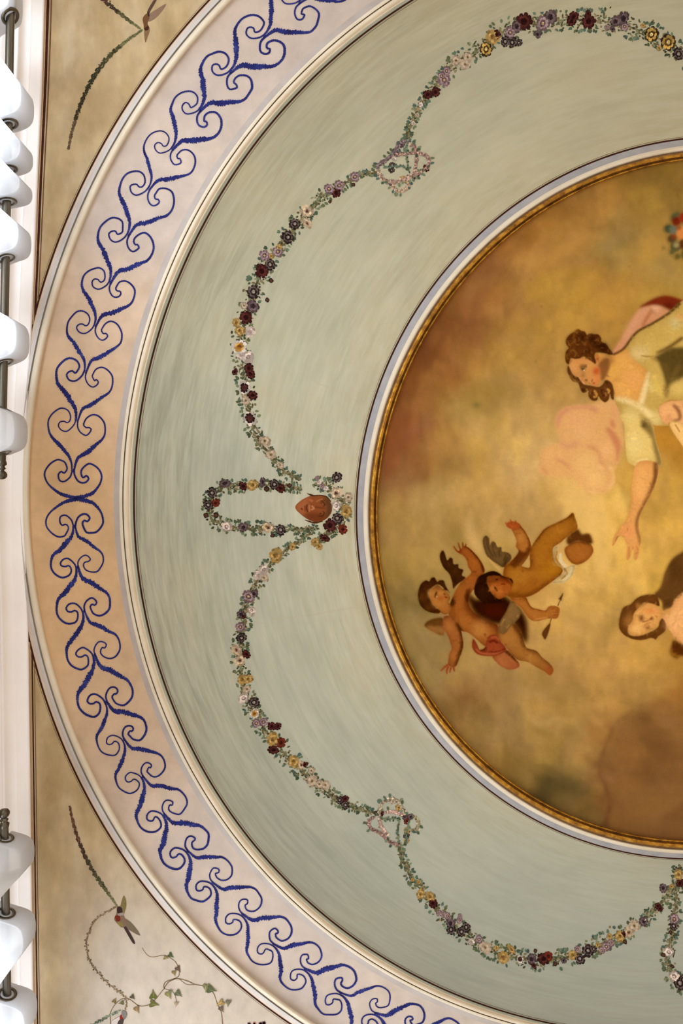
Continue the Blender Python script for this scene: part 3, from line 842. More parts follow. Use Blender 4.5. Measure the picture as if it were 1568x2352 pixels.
# ================================================================ THE OIL PAINTING (a small painting engine)
class Board:
    def __init__(self, x0, y0, w, h, s=1.0):
        self.x0, self.y0, self.s = x0, y0, s
        self.w, self.h = int(w * s), int(h * s)
        self.rgb = np.zeros((self.h, self.w, 3))
        self.clip = None
        self.mask = None
    def px(self, pts):
        p = np.asarray(pts, float)
        return (p - [self.x0, self.y0]) * self.s
    def raster(self, q, soft):
        """coverage of polygon q (board px) blurred by soft; returns (slice, alpha)"""
        pad = int(3 * soft + 3)
        xa = max(0, int(q[:, 0].min()) - pad); xb = min(self.w, int(q[:, 0].max()) + pad + 1)
        ya = max(0, int(q[:, 1].min()) - pad); yb = min(self.h, int(q[:, 1].max()) + pad + 1)
        if xb <= xa or yb <= ya: return None
        W, H = xb - xa, yb - ya
        SS = 2
        d = np.zeros((H * SS, W * SS + 1), np.int32)
        a = (q - [xa, ya]) * SS
        b = np.roll(a, -1, 0)
        for (x1, y1), (x2, y2) in zip(a, b):
            if y1 == y2: continue
            if y1 > y2: x1, y1, x2, y2 = x2, y2, x1, y1
            r0 = max(0, int(math.ceil(y1 - .5))); r1 = min(H * SS, int(math.ceil(y2 - .5)))
            if r1 <= r0: continue
            r = np.arange(r0, r1)
            x = x1 + (r + .5 - y1) * (x2 - x1) / (y2 - y1)
            np.add.at(d, (r, np.clip(np.ceil(x - .5).astype(int), 0, W * SS)), 1)
        m = (np.cumsum(d, 1)[:, :W * SS] % 2).astype(float)
        m = m.reshape(H, SS, W, SS).mean((1, 3))
        if soft > .65: m = self.blur(m, soft)
        return (slice(ya, yb), slice(xa, xb)), m
    @staticmethod
    def blur(m, s):
        r = max(1, int(round(s * .9)))
        for ax in (0, 1):
            for _ in range(3 if s >= 1.5 else 1):
                p = np.pad(m, [(r + 1, r) if k == ax else (0, 0) for k in (0, 1)], mode='edge')
                c = np.cumsum(p, ax)
                n = m.shape[ax]
                m = (np.take(c, np.arange(2 * r + 1, 2 * r + 1 + n), ax) - np.take(c, np.arange(0, n), ax)) / (2 * r + 1)
        return m
    def comp(self, sl, a, col, op, clip):
        if clip and self.clip is not None: a = a * self.clip[sl]
        a = a * op
        self.rgb[sl] = self.rgb[sl] * (1 - a[..., None]) + lin(col) * a[..., None]
        if self.mask is not None and not clip:
            self.mask[sl] = np.maximum(self.mask[sl], a)
    rnd = 0.0
    def poly(self, pts, col, soft=1.2, op=1.0, clip=False, smooth=True):
        q = self.px(crom(pts, True, 4) if smooth else pts)
        r = self.raster(q, soft * self.s)
        if r:
            self.comp(r[0], r[1], col, op, clip)
            if self.rnd and smooth and not clip and self.mask is not None and op > .9:
                # round the form: glaze it darker towards its edges
                sz = math.sqrt(r[1].sum())
                if sz > 14 * self.s:
                    k = max(2.0, sz / 9)
                    inner = np.clip((self.blur(np.pad(r[1], 12), k)[12:-12, 12:-12] - .45) / .5, 0, 1)
                    f = r[1] * self.rnd * (1 - inner)
                    self.rgb[r[0]] *= 1 - f[..., None] * np.array([.75, .9, 1.1])
        return r
    def line(self, pts, w, col, soft=.8, op=1.0, clip=False):
        s = crom(pts, False, 2)
        w = np.interp(np.linspace(0, 1, len(s)), np.linspace(0, 1, len(np.atleast_1d(w))), np.atleast_1d(w)) / 2
        q, F = ribbon(s, w)
        n = len(s)
        self.poly(np.concatenate([q[:n], q[n:][::-1]]), col, soft, op, clip, False)
    def blob(self, x, y, r, col, soft=3, op=1.0, clip=True, ry=None):
        ry = ry or r
        t = np.linspace(0, 2 * np.pi, 20, endpoint=False)
        self.poly(np.stack([x + r * np.cos(t), y + ry * np.sin(t)], -1), col, soft, op, clip, False)
    def begin(self):
        self.mask = np.zeros((self.h, self.w))
        self.clip = None
    def seal(self):
        """following clipped strokes stay inside what has been painted so far"""
        self.clip = np.clip(self.mask * 1.4 - .2, 0, 1)
    def end(self):
        m = self.mask; self.mask = None; self.clip = None
        return m

def vnoise(h, w, cell, seed, ay=1.0):
    r = np.random.default_rng(seed)
    gh, gw = int(h / (cell * ay)) + 3, int(w / cell) + 3
    g = r.random((gh, gw)) * 2 - 1
    y = np.arange(h) / (cell * ay); x = np.arange(w) / cell
    yi = y.astype(int); xi = x.astype(int)
    fy = (y - yi)[:, None]; fx = (x - xi)[None]
    fy = fy * fy * (3 - 2 * fy); fx = fx * fx * (3 - 2 * fx)
    return (g[yi][:, xi] * (1 - fx) + g[yi][:, xi + 1] * fx) * (1 - fy) + (g[yi + 1][:, xi] * (1 - fx) + g[yi + 1][:, xi + 1] * fx) * fy

BG = """1535 382 120 95 45;1440 401 125 95 48;1345 440 148 110 60;1273 487 145 105 55;1416 473 158 120 65;1512 449 140 112 58;1192 554 132 92 46;1297 568 165 125 70;1416 559 152 125 75;
1488 597 178 140 75;1130 616 124 84 50;1201 626 162 122 70;1297 664 184 144 72;1392 664 184 140 72;1511 654 178 144 72;1049 673 108 68 36;1073 683 148 104 60;1115 683 126 86 50;1178 712 164 124 70;
1297 712 192 150 76;1416 735 190 146 76;1025 740 100 62 34;1068 750 114 75 44;1130 783 150 115 62;1225 783 180 140 76;1273 807 184 145 80;977 807 95 58 32;1035 807 124 85 48;1087 831 164 125 70;
1154 855 174 138 80;1249 879 190 150 90;939 879 108 68 38;1011 893 130 90 50;1082 926 146 120 66;1154 926 184 150 90;915 950 118 75 44;973 974 124 80 50;1020 974 164 130 76;1106 974 190 154 96;
1202 974 204 166 106;939 1022 114 70 42;1011 1036 168 130 76;1106 1036 194 156 92;1192 1036 210 174 116;900 1130 128 88 58;873 1176 122 98 58;926 1176 164 134 84;1003 1176 194 160 105;1099 1176 200 160 100;
1194 1157 196 160 105;1252 1169 186 150 96;907 1234 150 120 75;984 1234 138 112 62;1064 1215 130 104 54;1118 1207 206 170 106;926 1330 135 110 66;946 1368 112 94 54;907 1291 140 115 66;976 1284 164 135 85;
946 1463 128 108 70;984 1483 140 116 76;1080 1483 165 135 86;976 1540 128 108 70;1064 1552 150 120 76;1080 1609 122 88 52;1022 1617 116 92 58;1156 1578 140 112 72;1214 1578 184 146 86;1271 1597 180 140 80;
1309 1578 165 130 80;1367 1540 195 150 90;1290 1483 200 160 96;1328 1502 176 140 85;1347 1406 206 166 100;1309 1368 210 170 106;1386 1368 200 160 92;1405 1444 186 150 86;1386 1196 222 182 108;1328 1138 216 176 110;
1424 1272 216 176 100;1440 1248 220 176 98;1392 1343 214 174 100;1440 1510 206 162 92;1535 1534 190 146 76;1488 1558 190 150 86;1559 1606 150 106 56;1440 1582 186 146 86;1392 1606 186 146 86;1345 1606 162 132 86;
1273 1606 184 146 86;1202 1629 140 115 75;1249 1653 174 140 80;1106 1653 135 110 70;1035 1629 122 96 60;1154 1701 140 112 72;1297 1677 165 132 80;1369 1677 165 130 78;1082 1715 120 95 56;1249 1749 150 120 72;
1321 1749 150 120 75;1178 1773 116 92 52;1273 1773 100 84 46;1240 1820 82 66 38;1297 1820 86 72 42;1345 1844 108 86 50;1321 1892 96 78 46;1454 1644 140 104 60;1440 1677 132 96 52;1488 1677 132 96 54;1535 1677 142 106 62;
1416 1725 130 92 50;1488 1725 132 96 52;1535 1734 124 88 52;1400 1763 138 98 60;1440 1763 132 94 50;1512 1763 118 82 50;1416 1820 132 97 56;1488 1820 132 99 58;1545 1820 122 90 54;1400 1877 108 76 44;1440 1892 116 84 50;
1535 1906 106 76 46;1538 1026 190 138 58;1530 1180 206 164 88;1545 1330 205 165 85;1500 1100 205 162 85;1350 1000 205 168 108;1300 900 192 152 92;1620 400 118 92 48;1640 620 160 128 70;1640 900 180 140 70;1640 1180 200 158 84;
1640 1500 170 128 66;1640 1750 118 86 50;1640 1900 100 72 42;1130 1290 196 162 96;1180 1330 190 150 84;1150 1420 176 140 80;1230 1440 196 156 92;1210 1260 196 158 98"""
BX0, BY0 = 830, 330
bd = Board(BX0, BY0, 880, 1660)
def paint_background():
    pts = np.array([[float(x) for x in s.split()] for s in BG.replace('\n', '').split(';')])
    st = 6
    gy, gx = np.mgrid[0:bd.h + st:st, 0:bd.w + st:st]
    X = gx + BX0; Y = gy + BY0
    # wander the lookup so that the colour fields have cloudy edges
    X = X + 26 * vnoise(*X.shape, 9, 1) + 12 * vnoise(*X.shape, 4, 2)
    Y = Y + 26 * vnoise(*X.shape, 9, 3) + 12 * vnoise(*X.shape, 4, 4)
    num = np.zeros(X.shape + (3,)); den = np.zeros(X.shape)
    for x, y, r, g, b in pts:
        kf = np.interp(r, [80, 100, 132, 150, 190, 210, 230], [1, 1.18, 1.15, 1.09, .95, .99, 1.02]); r, g, b = r * kf, g * kf, b * kf * .92
        d2 = (X - x) ** 2 + (Y - y) ** 2
        w = np.exp(-d2 / (2 * 34 ** 2)) + 1e-3 / (1 + d2 / 3600.) ** 2
        num += w[..., None] * np.array([r, g, b]); den += w
    c = num / den[..., None]
    y = np.arange(bd.h) / st; x = np.arange(bd.w) / st
    yi, xi = y.astype(int), x.astype(int)
    fy = (y - yi)[:, None, None]; fx = (x - xi)[None, :, None]
    c = (c[yi][:, xi] * (1 - fx) + c[yi][:, xi + 1] * fx) * (1 - fy) + (c[yi + 1][:, xi] * (1 - fx) + c[yi + 1][:, xi + 1] * fx) * fy
    n = .05 * vnoise(bd.h, bd.w, 52, 11) + .05 * vnoise(bd.h, bd.w, 24, 12, 1.6) + .032 * vnoise(bd.h, bd.w, 10, 13, 1.8) + .016 * vnoise(bd.h, bd.w, 4, 14)
    c = c * (1 + n[..., None])
    c[..., 2] *= 1 + .05 * vnoise(bd.h, bd.w, 30, 15)
    bd.rgb = lin(np.clip(c, 0, 255))
paint_background()

def cr(o, s):
    return lambda pts: [(o[0] + x / s, o[1] + y / s) for x, y in pts]
C1 = cr((950, 1220), 7.84); C2 = cr((1080, 1180), 5.227); C3 = cr((970, 1380), 4.9); CA = cr((850, 1100), 2.613)
CB = cr((1168, 600), 3.92); CC = cr((1168, 950), 3.92); C4 = cr((1290, 740), 10.453); CV = cr((1400, 1180), 4.523); C5 = cr((820, 330), 2.096); C6 = cr((820, 1200), 2.096)
CW = cr((1168, 350), 3.92)
def bl(cv, x, y, r, s, col, soft=3, op=1.0, clip=True, ry=None):
    (px, py), = cv([(x, y)])
    bd.blob(px, py, r / s, col, soft, op, clip, None if ry is None else ry / s)

def dabs(n, seed, ln, wd, var, op, mask=None, soft=3.0, box=None, swirl=True):
    """loose brush dabs in the colour that lies under them"""
    r_ = random.Random(seed)
    keep = bd.clip, bd.mask
    bd.mask = None
    if mask is not None: bd.clip = mask
    x0, y0, x1, y1 = box or (0, 0, bd.w - 1, bd.h - 1)
    for _ in range(n):
        x, y = r_.uniform(x0, x1), r_.uniform(y0, y1)
        if mask is not None and mask[int(y), int(x)] < .5: continue
        c = bd.rgb[int(y), int(x)]
        k = r_.uniform(1 - var, 1 + var)
        c = np.clip(c * k * np.array([1, r_.uniform(.97, 1.03), r_.uniform(.9, 1.1)]), 0, 1)
        sr = np.where(c <= .0031308, c * 12.92, 1.055 * c ** (1 / 2.4) - .055) * 255
        a = (math.atan2(y + BY0 - 1147, x + BX0 - 1629) + math.pi / 2 + r_.gauss(0, .5)) if swirl else r_.random() * 6.28
        l = r_.uniform(*ln); t = r_.gauss(0, .25)
        pts = [(x + BX0 - math.cos(a) * l / 2, y + BY0 - math.sin(a) * l / 2), (x + BX0 + math.sin(a) * l * t * .3, y + BY0 - math.cos(a) * l * t * .3), (x + BX0 + math.cos(a) * l / 2, y + BY0 + math.sin(a) * l / 2)]
        w = r_.uniform(*wd)
        bd.line(pts, [w * .4, w, w * .5], sr, soft, op, mask is not None)
    bd.clip, bd.mask = keep
dabs(420, 5, (40, 120), (14, 34), .20, .42, None, 5.0)
dabs(700, 6, (18, 60), (5, 14), .18, .34, None, 2.6)

# -- sky details: cloud edges, greenish smudges, the brown cloud low on the right
bd.poly(C6([(1180, 1470), (1190, 1330), (1170, 1230), (1190, 1080), (1240, 970), (1330, 900), (1430, 930), (1560, 900), (1700, 950), (1800, 1300), (1700, 1600), (1300, 1620)]), (126, 90, 50), 8, .5)
bd.line(C6([(1185, 1480), (1215, 1370), (1195, 1270), (1170, 1210), (1185, 1110), (1245, 970), (1330, 905)]), [16, 9, 8, 8, 6, 4], (96, 60, 34), 3.5, .7)
bd.line(C6([(1180, 1215), (1225, 1240), (1260, 1230)]), [8, 4], (166, 116, 84), 4, .6)
for x, y, r, c in [(1380, 950, 40, (98, 66, 36)), (1440, 1040, 45, (104, 70, 40)), (1300, 1060, 55, (132, 94, 48)), (1390, 1200, 60, (100, 68, 38)), (1480, 1080, 45, (110, 76, 48)), (1330, 1180, 40, (140, 100, 56)), (1500, 960, 40, (156, 118, 72))]:
    bl(C6, x, y, r, 2.096, c, 10, .5, False)
bd.line(C6([(860, 1290), (960, 1250), (1080, 1300), (1140, 1380)]), [26, 34, 20], (72, 62, 36), 12, .5)
bd.line(C6([(800, 860), (840, 950), (900, 975), (960, 950), (1060, 960)]), [8, 10, 6], (196, 158, 96), 6, .55)
bd.line(C6([(780, 700), (770, 780), (830, 830), (1000, 800)]), [8, 10, 6], (186, 152, 98), 8, .5)
bl(C6, 530, 840, 60, 2.096, (112, 74, 38), 14, .6, False, 34)
bl(C5, 575, 1260, 22, 2.096, (92, 92, 46), 5, .7, False, 12)
bl(C5, 1230, 490, 60, 2.096, (140, 128, 84), 16, .45, False, 26)
bl(C5, 1490, 570, 50, 2.096, (138, 132, 92), 14, .5, False, 26)
for x, y in [(836, 655), (888, 785), (860, 1050), (1310, 592), (945, 905), (1540, 250)]:
    bl(C5, x, y, 5, 2.096, (120, 86, 36), 1.5, .8, False)
bd.line(CA([(600, 180), (600, 300), (640, 420), (700, 500)]), [3, 22, 30, 6], (216, 178, 112), 8, .6)
bd.line(CC([(600, 600), (600, 780), (640, 1000), (720, 1100)]), [26, 60, 60, 30], (228, 188, 112), 9, .65)
bd.line(CC([(740, 740), (780, 900), (800, 1150), (860, 1450)]), [40, 40, 30, 26], (230, 190, 116), 9, .55)
bd.line(C5([(400, 1330), (300, 1370), (220, 1420)]), [6, 14, 10], (150, 100, 72), 9, .5)
bd.line(C5([(560, 790), (540, 860), (600, 700)]), [12, 20, 8], (104, 66, 44), 9, .5)
bd.line(C5([(520, 760), (560, 690), (680, 640)]), [14, 18, 8], (166, 122, 72), 9, .5)
bd.line(CB([(1100, 90), (1300, 60), (1568, 180)]), [10, 30, 40], (178, 150, 88), 12, .5)

dabs(260, 9, (30, 90), (10, 26), .24, .4, None, 4.0, (520, 1280, 879, 1659))
dabs(300, 10, (30, 100), (10, 24), .22, .36, None, 4.0)
FIG = {}
def curls(pts, n, cols, w=(1.2, 2.4), ln=8, seed=1):
    """loose curly brush strokes inside an outline"""
    r_ = random.Random(seed)
    q = np.asarray(pts, float)
    keep = bd.clip
    res = bd.raster(bd.px(crom(q, True, 4)), 1.0)
    cl = np.zeros((bd.h, bd.w)); cl[res[0]] = res[1]; bd.clip = cl
    x0, y0 = q.min(0); x1, y1 = q.max(0)
    k = 0
    while k < n:
        x, y = r_.uniform(x0, x1), r_.uniform(y0, y1)
        xi, yi = int(x - BX0), int(y - BY0)
        if not (0 <= xi < bd.w and 0 <= yi < bd.h): k += 1; continue
        if cl[yi, xi] < .5: k += .2; continue
        a = r_.random() * 6.28; t = r_.choice((-1, 1)) * r_.uniform(.12, .3)
        st = []
        for s_ in range(6):
            st.append((x, y)); x += math.cos(a) * ln / 5; y += math.sin(a) * ln / 5; a += t * 2.2
        bd.line(st, [w[0] * .6, r_.uniform(*w), w[0] * .5], r_.choice(cols), .7, .7, True)
        k += 1
    bd.clip = keep
# -- cherub with dark wings and red sash
bd.begin(); bd.rnd = .42
bd.poly(C1([(520, 350), (475, 420), (480, 520), (540, 660), (640, 770), (690, 900), (715, 1040), (760, 990), (830, 930), (925, 875), (930, 830), (870, 800), (892, 700), (810, 670), (802, 600), (720, 600), (700, 500), (650, 480), (605, 530), (560, 400)]), (84, 50, 20), 1.3)
bd.poly(C3([(240, 210), (150, 200), (60, 235), (28, 285), (110, 345), (240, 385)]), (128, 88, 42), 1.6)
bd.poly(C3([(235, 300), (120, 285), (40, 290), (110, 350), (240, 385)]), (186, 140, 82), 2, .8)
# arm raised
bd.poly(C1([(850, 330), (800, 380), (900, 450), (960, 540), (985, 650), (1040, 740), (1000, 800), (930, 890), (1050, 1010), (1160, 870), (1275, 750), (1262, 640), (1180, 500), (1080, 385), (980, 295), (900, 275)]), (184, 112, 52), 1.1)
for a in ([(720, 275), (780, 360), (850, 400)], [(805, 215), (830, 300), (860, 370)], [(885, 205), (890, 290)], [(945, 230), (925, 310)]):
    bd.line(C1(a), [2.4, 3.2, 3.6], (152, 68, 32), .7)
# torso, neck
bd.poly(CA([(470, 800), (500, 700), (555, 612), (640, 575), (675, 620), (610, 680), (592, 740), (622, 800), (700, 850), (765, 880), (770, 940), (745, 1005), (690, 1005), (640, 965), (590, 925), (540, 910), (500, 870)]), (192, 122, 60), 1.2)
bd.poly(CA([(585, 690), (640, 725), (700, 700), (780, 690), (850, 735), (905, 790), (940, 860), (938, 985), (900, 930), (850, 860), (790, 872), (700, 862), (622, 800)]), (66, 28, 9), 4)
bd.poly(CA([(700, 760), (790, 770), (815, 810), (760, 830), (690, 810)]), (98, 32, 9), 6, .6)
# far leg, near leg
bd.poly(C3([(790, 620), (900, 570), (960, 560), (1060, 670), (1092, 712), (1080, 752), (990, 778), (890, 742), (830, 690)]), (198, 128, 82), 1.2)
bd.poly(C3([(830, 320), (855, 420), (930, 510), (1000, 600), (1080, 668), (1180, 690), (1290, 752), (1380, 802), (1440, 842), (1476, 785), (1440, 715), (1350, 640), (1280, 565), (1170, 525), (1130, 400), (1085, 300), (1010, 245), (900, 260)]), (196, 140, 76), 1.2)
# hanging arm
bd.poly(C3([(245, 180), (232, 290), (290, 400), (312, 470), (330, 540), (303, 600), (290, 690), (300, 735), (372, 745), (422, 640), (460, 520), (452, 420), (432, 330), (380, 250), (340, 180)]), (192, 126, 70), 1.1)
for a in ([(310, 705), (250, 750), (207, 793)], [(295, 735), (275, 790), (278, 828)], [(322, 750), (308, 812)], [(350, 745), (362, 800)]):
    bd.line(C3(a), [5, 4.5, 2.6], (176, 96, 56), .7)
bd.poly(C1([(260, 1090), (340, 1030), (430, 970), (520, 1040), (570, 1060), (610, 1110), (645, 1160), (655, 1220), (625, 1290), (700, 1380), (600, 1500), (500, 1480), (440, 1400), (330, 1310), (285, 1210)]), (206, 146, 80), 1.0)
bd.poly(C1([(220, 890), (130, 960), (80, 1130), (110, 1310), (200, 1420), (330, 1475), (455, 1485), (480, 1440), (400, 1380), (330, 1310), (285, 1200), (255, 1100), (330, 1020), (430, 965), (520, 1005), (560, 1062), (610, 1075), (655, 1130), (575, 985), (545, 900), (480, 885), (420, 915), (380, 838), (320, 848), (280, 912)]), (84, 46, 16), 1.1)
bd.seal()
bl(C1, 580, 700, 60, 7.84, (60, 30, 10), 5, .5); bl(C1, 740, 900, 60, 7.84, (52, 26, 8), 5, .6)
bd.line(C1([(620, 560), (640, 640)]), [3], (110, 70, 34), 1.5, .7, True); bd.line(C1([(760, 680), (740, 760)]), [5], (106, 66, 32), 2, .6, True)
bd.line(C1([(930, 262), (1030, 330), (1135, 450), (1215, 570), (1262, 740)]), [4, 7, 7, 7, 6], (92, 44, 14), 1.6, .9, True)
bl(C1, 1080, 590, 90, 7.84, (200, 128, 60), 4, .7); bd.line(C1([(1030, 740), (1130, 735)]), [3], (110, 55, 20), 1.2, .8, True)
bl(C1, 1040, 850, 90, 7.84, (200, 126, 58), 5, .6); bl(C1, 820, 1080, 80, 7.84, (196, 126, 60), 5, .6)
bd.line(CA([(600, 690), (585, 760), (620, 820), (710, 870), (765, 890)]), [10, 14, 14, 12, 8], (110, 52, 18), 6, .75, True); bd.line(CA([(480, 720), (500, 800), (520, 880)]), [8, 9, 6], (136, 76, 30), 5, .6, True)
bl(CA, 660, 905, 50, 2.613, (226, 168, 98), 8, .8); bl(CA, 560, 860, 45, 2.613, (204, 138, 70), 8, .6); bl(CA, 690, 935, 8, 2.613, (140, 80, 40), 1.5, .7)
bd.line(CA([(760, 880), (770, 940)]), [8], (110, 52, 20), 3, .7, True)
bd.line(C1([(1010, 1040), (960, 1150), (970, 1280)]), [6, 8, 8], (80, 36, 10), 2, .9, True)
# leg modelling
bd.line(C3([(1030, 250), (1120, 395), (1168, 520), (1290, 570), (1400, 680), (1470, 770)]), [16, 14, 9, 7, 5, 4], (98, 58, 20), 3, .85, True)
bl(C3, 960, 430, 80, 4.9, (214, 158, 90), 8, .7); bl(C3, 1220, 680, 60, 4.9, (216, 164, 92), 7, .6); bl(C3, 1430, 790, 50, 4.9, (196, 106, 62), 5, .7)
bd.line(C3([(930, 560), (1010, 630), (1090, 690), (1190, 692)]), [8, 8, 6, 2], (92, 46, 18), 1.6, .85, True)
bl(C3, 900, 700, 60, 4.9, (212, 142, 96), 6, .6); bl(C3, 1030, 740, 50, 4.9, (202, 118, 78), 5, .6)
bd.line(C3([(385, 250), (435, 350), (450, 450), (440, 540), (405, 640), (372, 735)]), [7, 10, 8, 8, 7, 5], (72, 36, 10), 1.8, .9, True)
bl(C3, 300, 300, 50, 4.9, (212, 150, 92), 6, .7); bl(C3, 350, 620, 45, 4.9, (206, 140, 78), 5, .6); bd.line(C3([(330, 450), (400, 450)]), [2.5], (150, 90, 44), 1.2, .6, True)
# head modelling
curls(C1([(220, 890), (130, 960), (80, 1130), (110, 1310), (200, 1420), (330, 1475), (400, 1390), (300, 1250), (255, 1100), (330, 1020), (430, 965), (520, 1000), (560, 960), (480, 885), (380, 838), (280, 912)]), 60, [(60, 28, 8), (118, 74, 32), (98, 56, 20), (138, 92, 44)], (1, 2.2), 7, 3)
bl(C1, 170, 1200, 70, 7.84, (116, 74, 32), 5, .8); bl(C1, 260, 1380, 60, 7.84, (122, 78, 34), 5, .7); bl(C1, 330, 900, 40, 7.84, (58, 24, 8), 4, .8)
bl(C1, 430, 1010, 70, 7.84, (128, 84, 40), 4, .85, True, 40); bl(C1, 300, 1130, 40, 7.84, (222, 172, 104), 3, .8, True, 70); bl(C1, 420, 1290, 90, 7.84, (216, 156, 84), 5, .7)
bd.line(C1([(378, 1200), (400, 1140), (418, 1090)]), [2.6, 4.4, 3], (86, 44, 16), .9, .95, True); bl(C1, 418, 1182, 14, 7.84, (226, 196, 140), .6, 1)
bl(C1, 490, 1215, 50, 7.84, (196, 92, 42), 3, .8, True, 36); bl(C1, 490, 1120, 40, 7.84, (222, 160, 92), 2, .8)
bd.line(C1([(540, 1120), (570, 1150)]), [4], (130, 66, 26), 1, .8, True); bd.line(C1([(560, 1185), (610, 1205)]), [3.4], (140, 42, 18), .8, .95, True); bl(C1, 610, 1250, 30, 7.84, (206, 136, 70), 2, .7)
bd.poly(C1([(660, 1180), (745, 1250), (725, 1350), (650, 1340)]), (72, 34, 10), 2, .9, True); bl(C1, 560, 1420, 60, 7.84, (188, 118, 54), 4, .7)
bd.poly(C1([(450, 1440), (420, 1480), (520, 1560), (640, 1540)]), (120, 62, 24), 3, .6, True)
bd.clip = None
# red sash
sash = C3([(572, 430), (560, 520), (620, 602), (760, 625), (870, 605), (945, 548), (890, 470), (830, 385), (750, 400), (722, 450), (712, 520), (655, 562), (610, 480)])
bd.poly(sash, (182, 92, 60), 1.1)
for a, w, c in [([(600, 540), (660, 590), (800, 600), (900, 560)], [3, 4, 4], (212, 124, 86)), ([(750, 470), (800, 450), (850, 480)], [5, 6, 4], (118, 34, 12)), ([(650, 560), (690, 555), (715, 520)], [4, 5, 3], (84, 24, 8)), ([(770, 420), (830, 410), (870, 460)], [3, 4, 3], (208, 118, 80)), ([(800, 490), (800, 560)], [4, 3], (180, 82, 42)), ([(740, 580), (860, 570), (930, 540)], [3, 3], (116, 36, 14))]:
    bd.line(C3(a), w, c, 1.2, .8)
_m = np.clip(bd.mask, 0, 1); _ys, _xs = np.where(_m > .5)
dabs(700, 97, (7, 22), (2, 5.5), .22, .5, _m, 1.2, (_xs.min(), _ys.min(), _xs.max(), _ys.max()), False)
FIG['a'] = bd.end()

# -- cherub with the arrow
bd.begin()
bl(C2, 880, 960, 110, 5.227, (166, 116, 62), 12, .6, False, 50)
bd.mask[:] = 0
bd.poly(C2([(185, 265), (150, 320), (165, 420), (210, 520), (300, 590), (390, 645), (440, 610), (492, 545), (482, 490), (430, 462), (380, 455), (372, 402), (325, 405), (302, 350), (262, 338), (235, 380), (226, 300)]), (134, 108, 70), 1.2)
bd.line(C2([(215, 530), (300, 630), (370, 690), (395, 745)]), [1.5, 3.5, 4, 2.5], (240, 202, 130), 1)
bd.poly(C2([(1130, 440), (1180, 380), (1290, 335), (1440, 365), (1475, 460), (1400, 562), (1280, 615), (1185, 562)]), (198, 132, 62), 1.4)
bd.poly(C2([(1165, 285), (1280, 185), (1340, 250), (1425, 245), (1470, 350), (1400, 365), (1290, 335), (1180, 375)]), (116, 72, 32), 1.8)
bd.poly(C2([(500, 190), (530, 260), (555, 330), (550, 400), (582, 450), (540, 520), (480, 575), (410, 640), (560, 660), (660, 570), (730, 440), (722, 350), (690, 270), (640, 190), (590, 145), (520, 155)]), (206, 142, 72), 1.1)
bd.poly(C2([(440, 120), (500, 95), (570, 110), (610, 160), (560, 195), (490, 185)]), (200, 112, 60), 1)
for a in ([(425, 105), (450, 155), (490, 170)], [(480, 72), (498, 130)], [(545, 82), (540, 140)], [(585, 120), (570, 165)]):
    bd.line(C2(a), [2.6, 4], (196, 96, 50), .7)
bd.poly(C2([(398, 690), (430, 620), (540, 600), (640, 640), (715, 640), (715, 480), (740, 390), (830, 260), (900, 178), (1040, 108), (1160, 48), (1230, -10), (1262, 60), (1285, 180), (1180, 262), (1090, 342), (1000, 405), (1005, 480), (1060, 580), (1112, 660), (1080, 745), (990, 812), (880, 892), (780, 962), (660, 1005), (500, 1015), (430, 960), (400, 800)]), (202, 142, 54), 1.1)
bd.poly(C2([(480, 1005), (560, 1020), (660, 1000), (695, 1060), (735, 1122), (800, 1145), (900, 1165), (940, 1118), (1010, 1108), (1072, 1140), (1062, 1222), (1030, 1262), (930, 1262), (800, 1292), (720, 1272), (650, 1192), (600, 1122), (520, 1072)]), (208, 142, 72), 1.0)
bd.poly(C2([(495, 1050), (430, 1180), (360, 1300), (345, 1400), (380, 1448), (430, 1432), (480, 1362), (520, 1322), (550, 1292), (592, 1242), (602, 1170), (560, 1105)]), (160, 130, 86), 1.3)
bd.seal()
for a in ([(200, 300), (220, 420), (280, 520)], [(270, 370), (280, 450), (320, 530)], [(350, 430), (350, 520)], [(430, 490), (400, 570)]):
    bd.line(C2(a), [2, 3, 3], (78, 56, 24), 1.2, .7, True)
bd.line(C2([(450, 520), (400, 640)]), [6, 6], (64, 40, 14), 2, .8, True)
for a, c in [([(365, 1345), (410, 1265)], (206, 170, 98)), ([(440, 1370), (472, 1335)], (206, 170, 98)), ([(560, 1240), (578, 1220)], (210, 172, 96)), ([(460, 1180), (490, 1130)], (176, 140, 80))]:
    bd.line(C2(a), [2, 2.5], c, .9, .9, True)
bd.line(C2([(420, 1300), (400, 1420)]), [5], (120, 96, 60), 2, .6, True)
bd.poly(C2([(560, 435), (650, 462), (712, 380), (730, 445), (650, 545), (545, 655), (480, 620), (440, 640), (500, 560)]), (108, 54, 16), 2, .92, True)
bd.line(C2([(600, 148), (662, 225), (708, 330), (722, 430)]), [4, 5, 5, 5], (132, 72, 22), 1.3, .9, True)
bl(C2, 600, 300, 50, 5.227, (222, 162, 90), 5, .7); bd.line(C2([(540, 240), (610, 235)]), [2], (160, 96, 44), 1, .7, True)
bd.line(C2([(730, 395), (830, 262), (900, 175), (1040, 104), (1160, 38), (1230, 0)]), [5, 9, 9, 7, 8, 14], (122, 68, 20), 1.8, .9, True)
bd.poly(C2([(600, 640), (700, 500), (745, 480), (745, 660), (690, 680)]), (122, 64, 20), 4, .85, True)
bd.line(C2([(440, 960), (560, 985), (700, 985), (860, 890), (990, 800), (1090, 720)]), [10, 16, 15, 12, 9, 5], (140, 74, 22), 5, .75, True); bd.line(C2([(420, 640), (400, 760), (430, 930)]), [8, 9, 10], (132, 72, 24), 4, .7, True); bd.line(C2([(740, 660), (840, 640), (930, 560), (960, 450)]), [5, 9, 9, 5], (170, 100, 34), 5, .55, True)
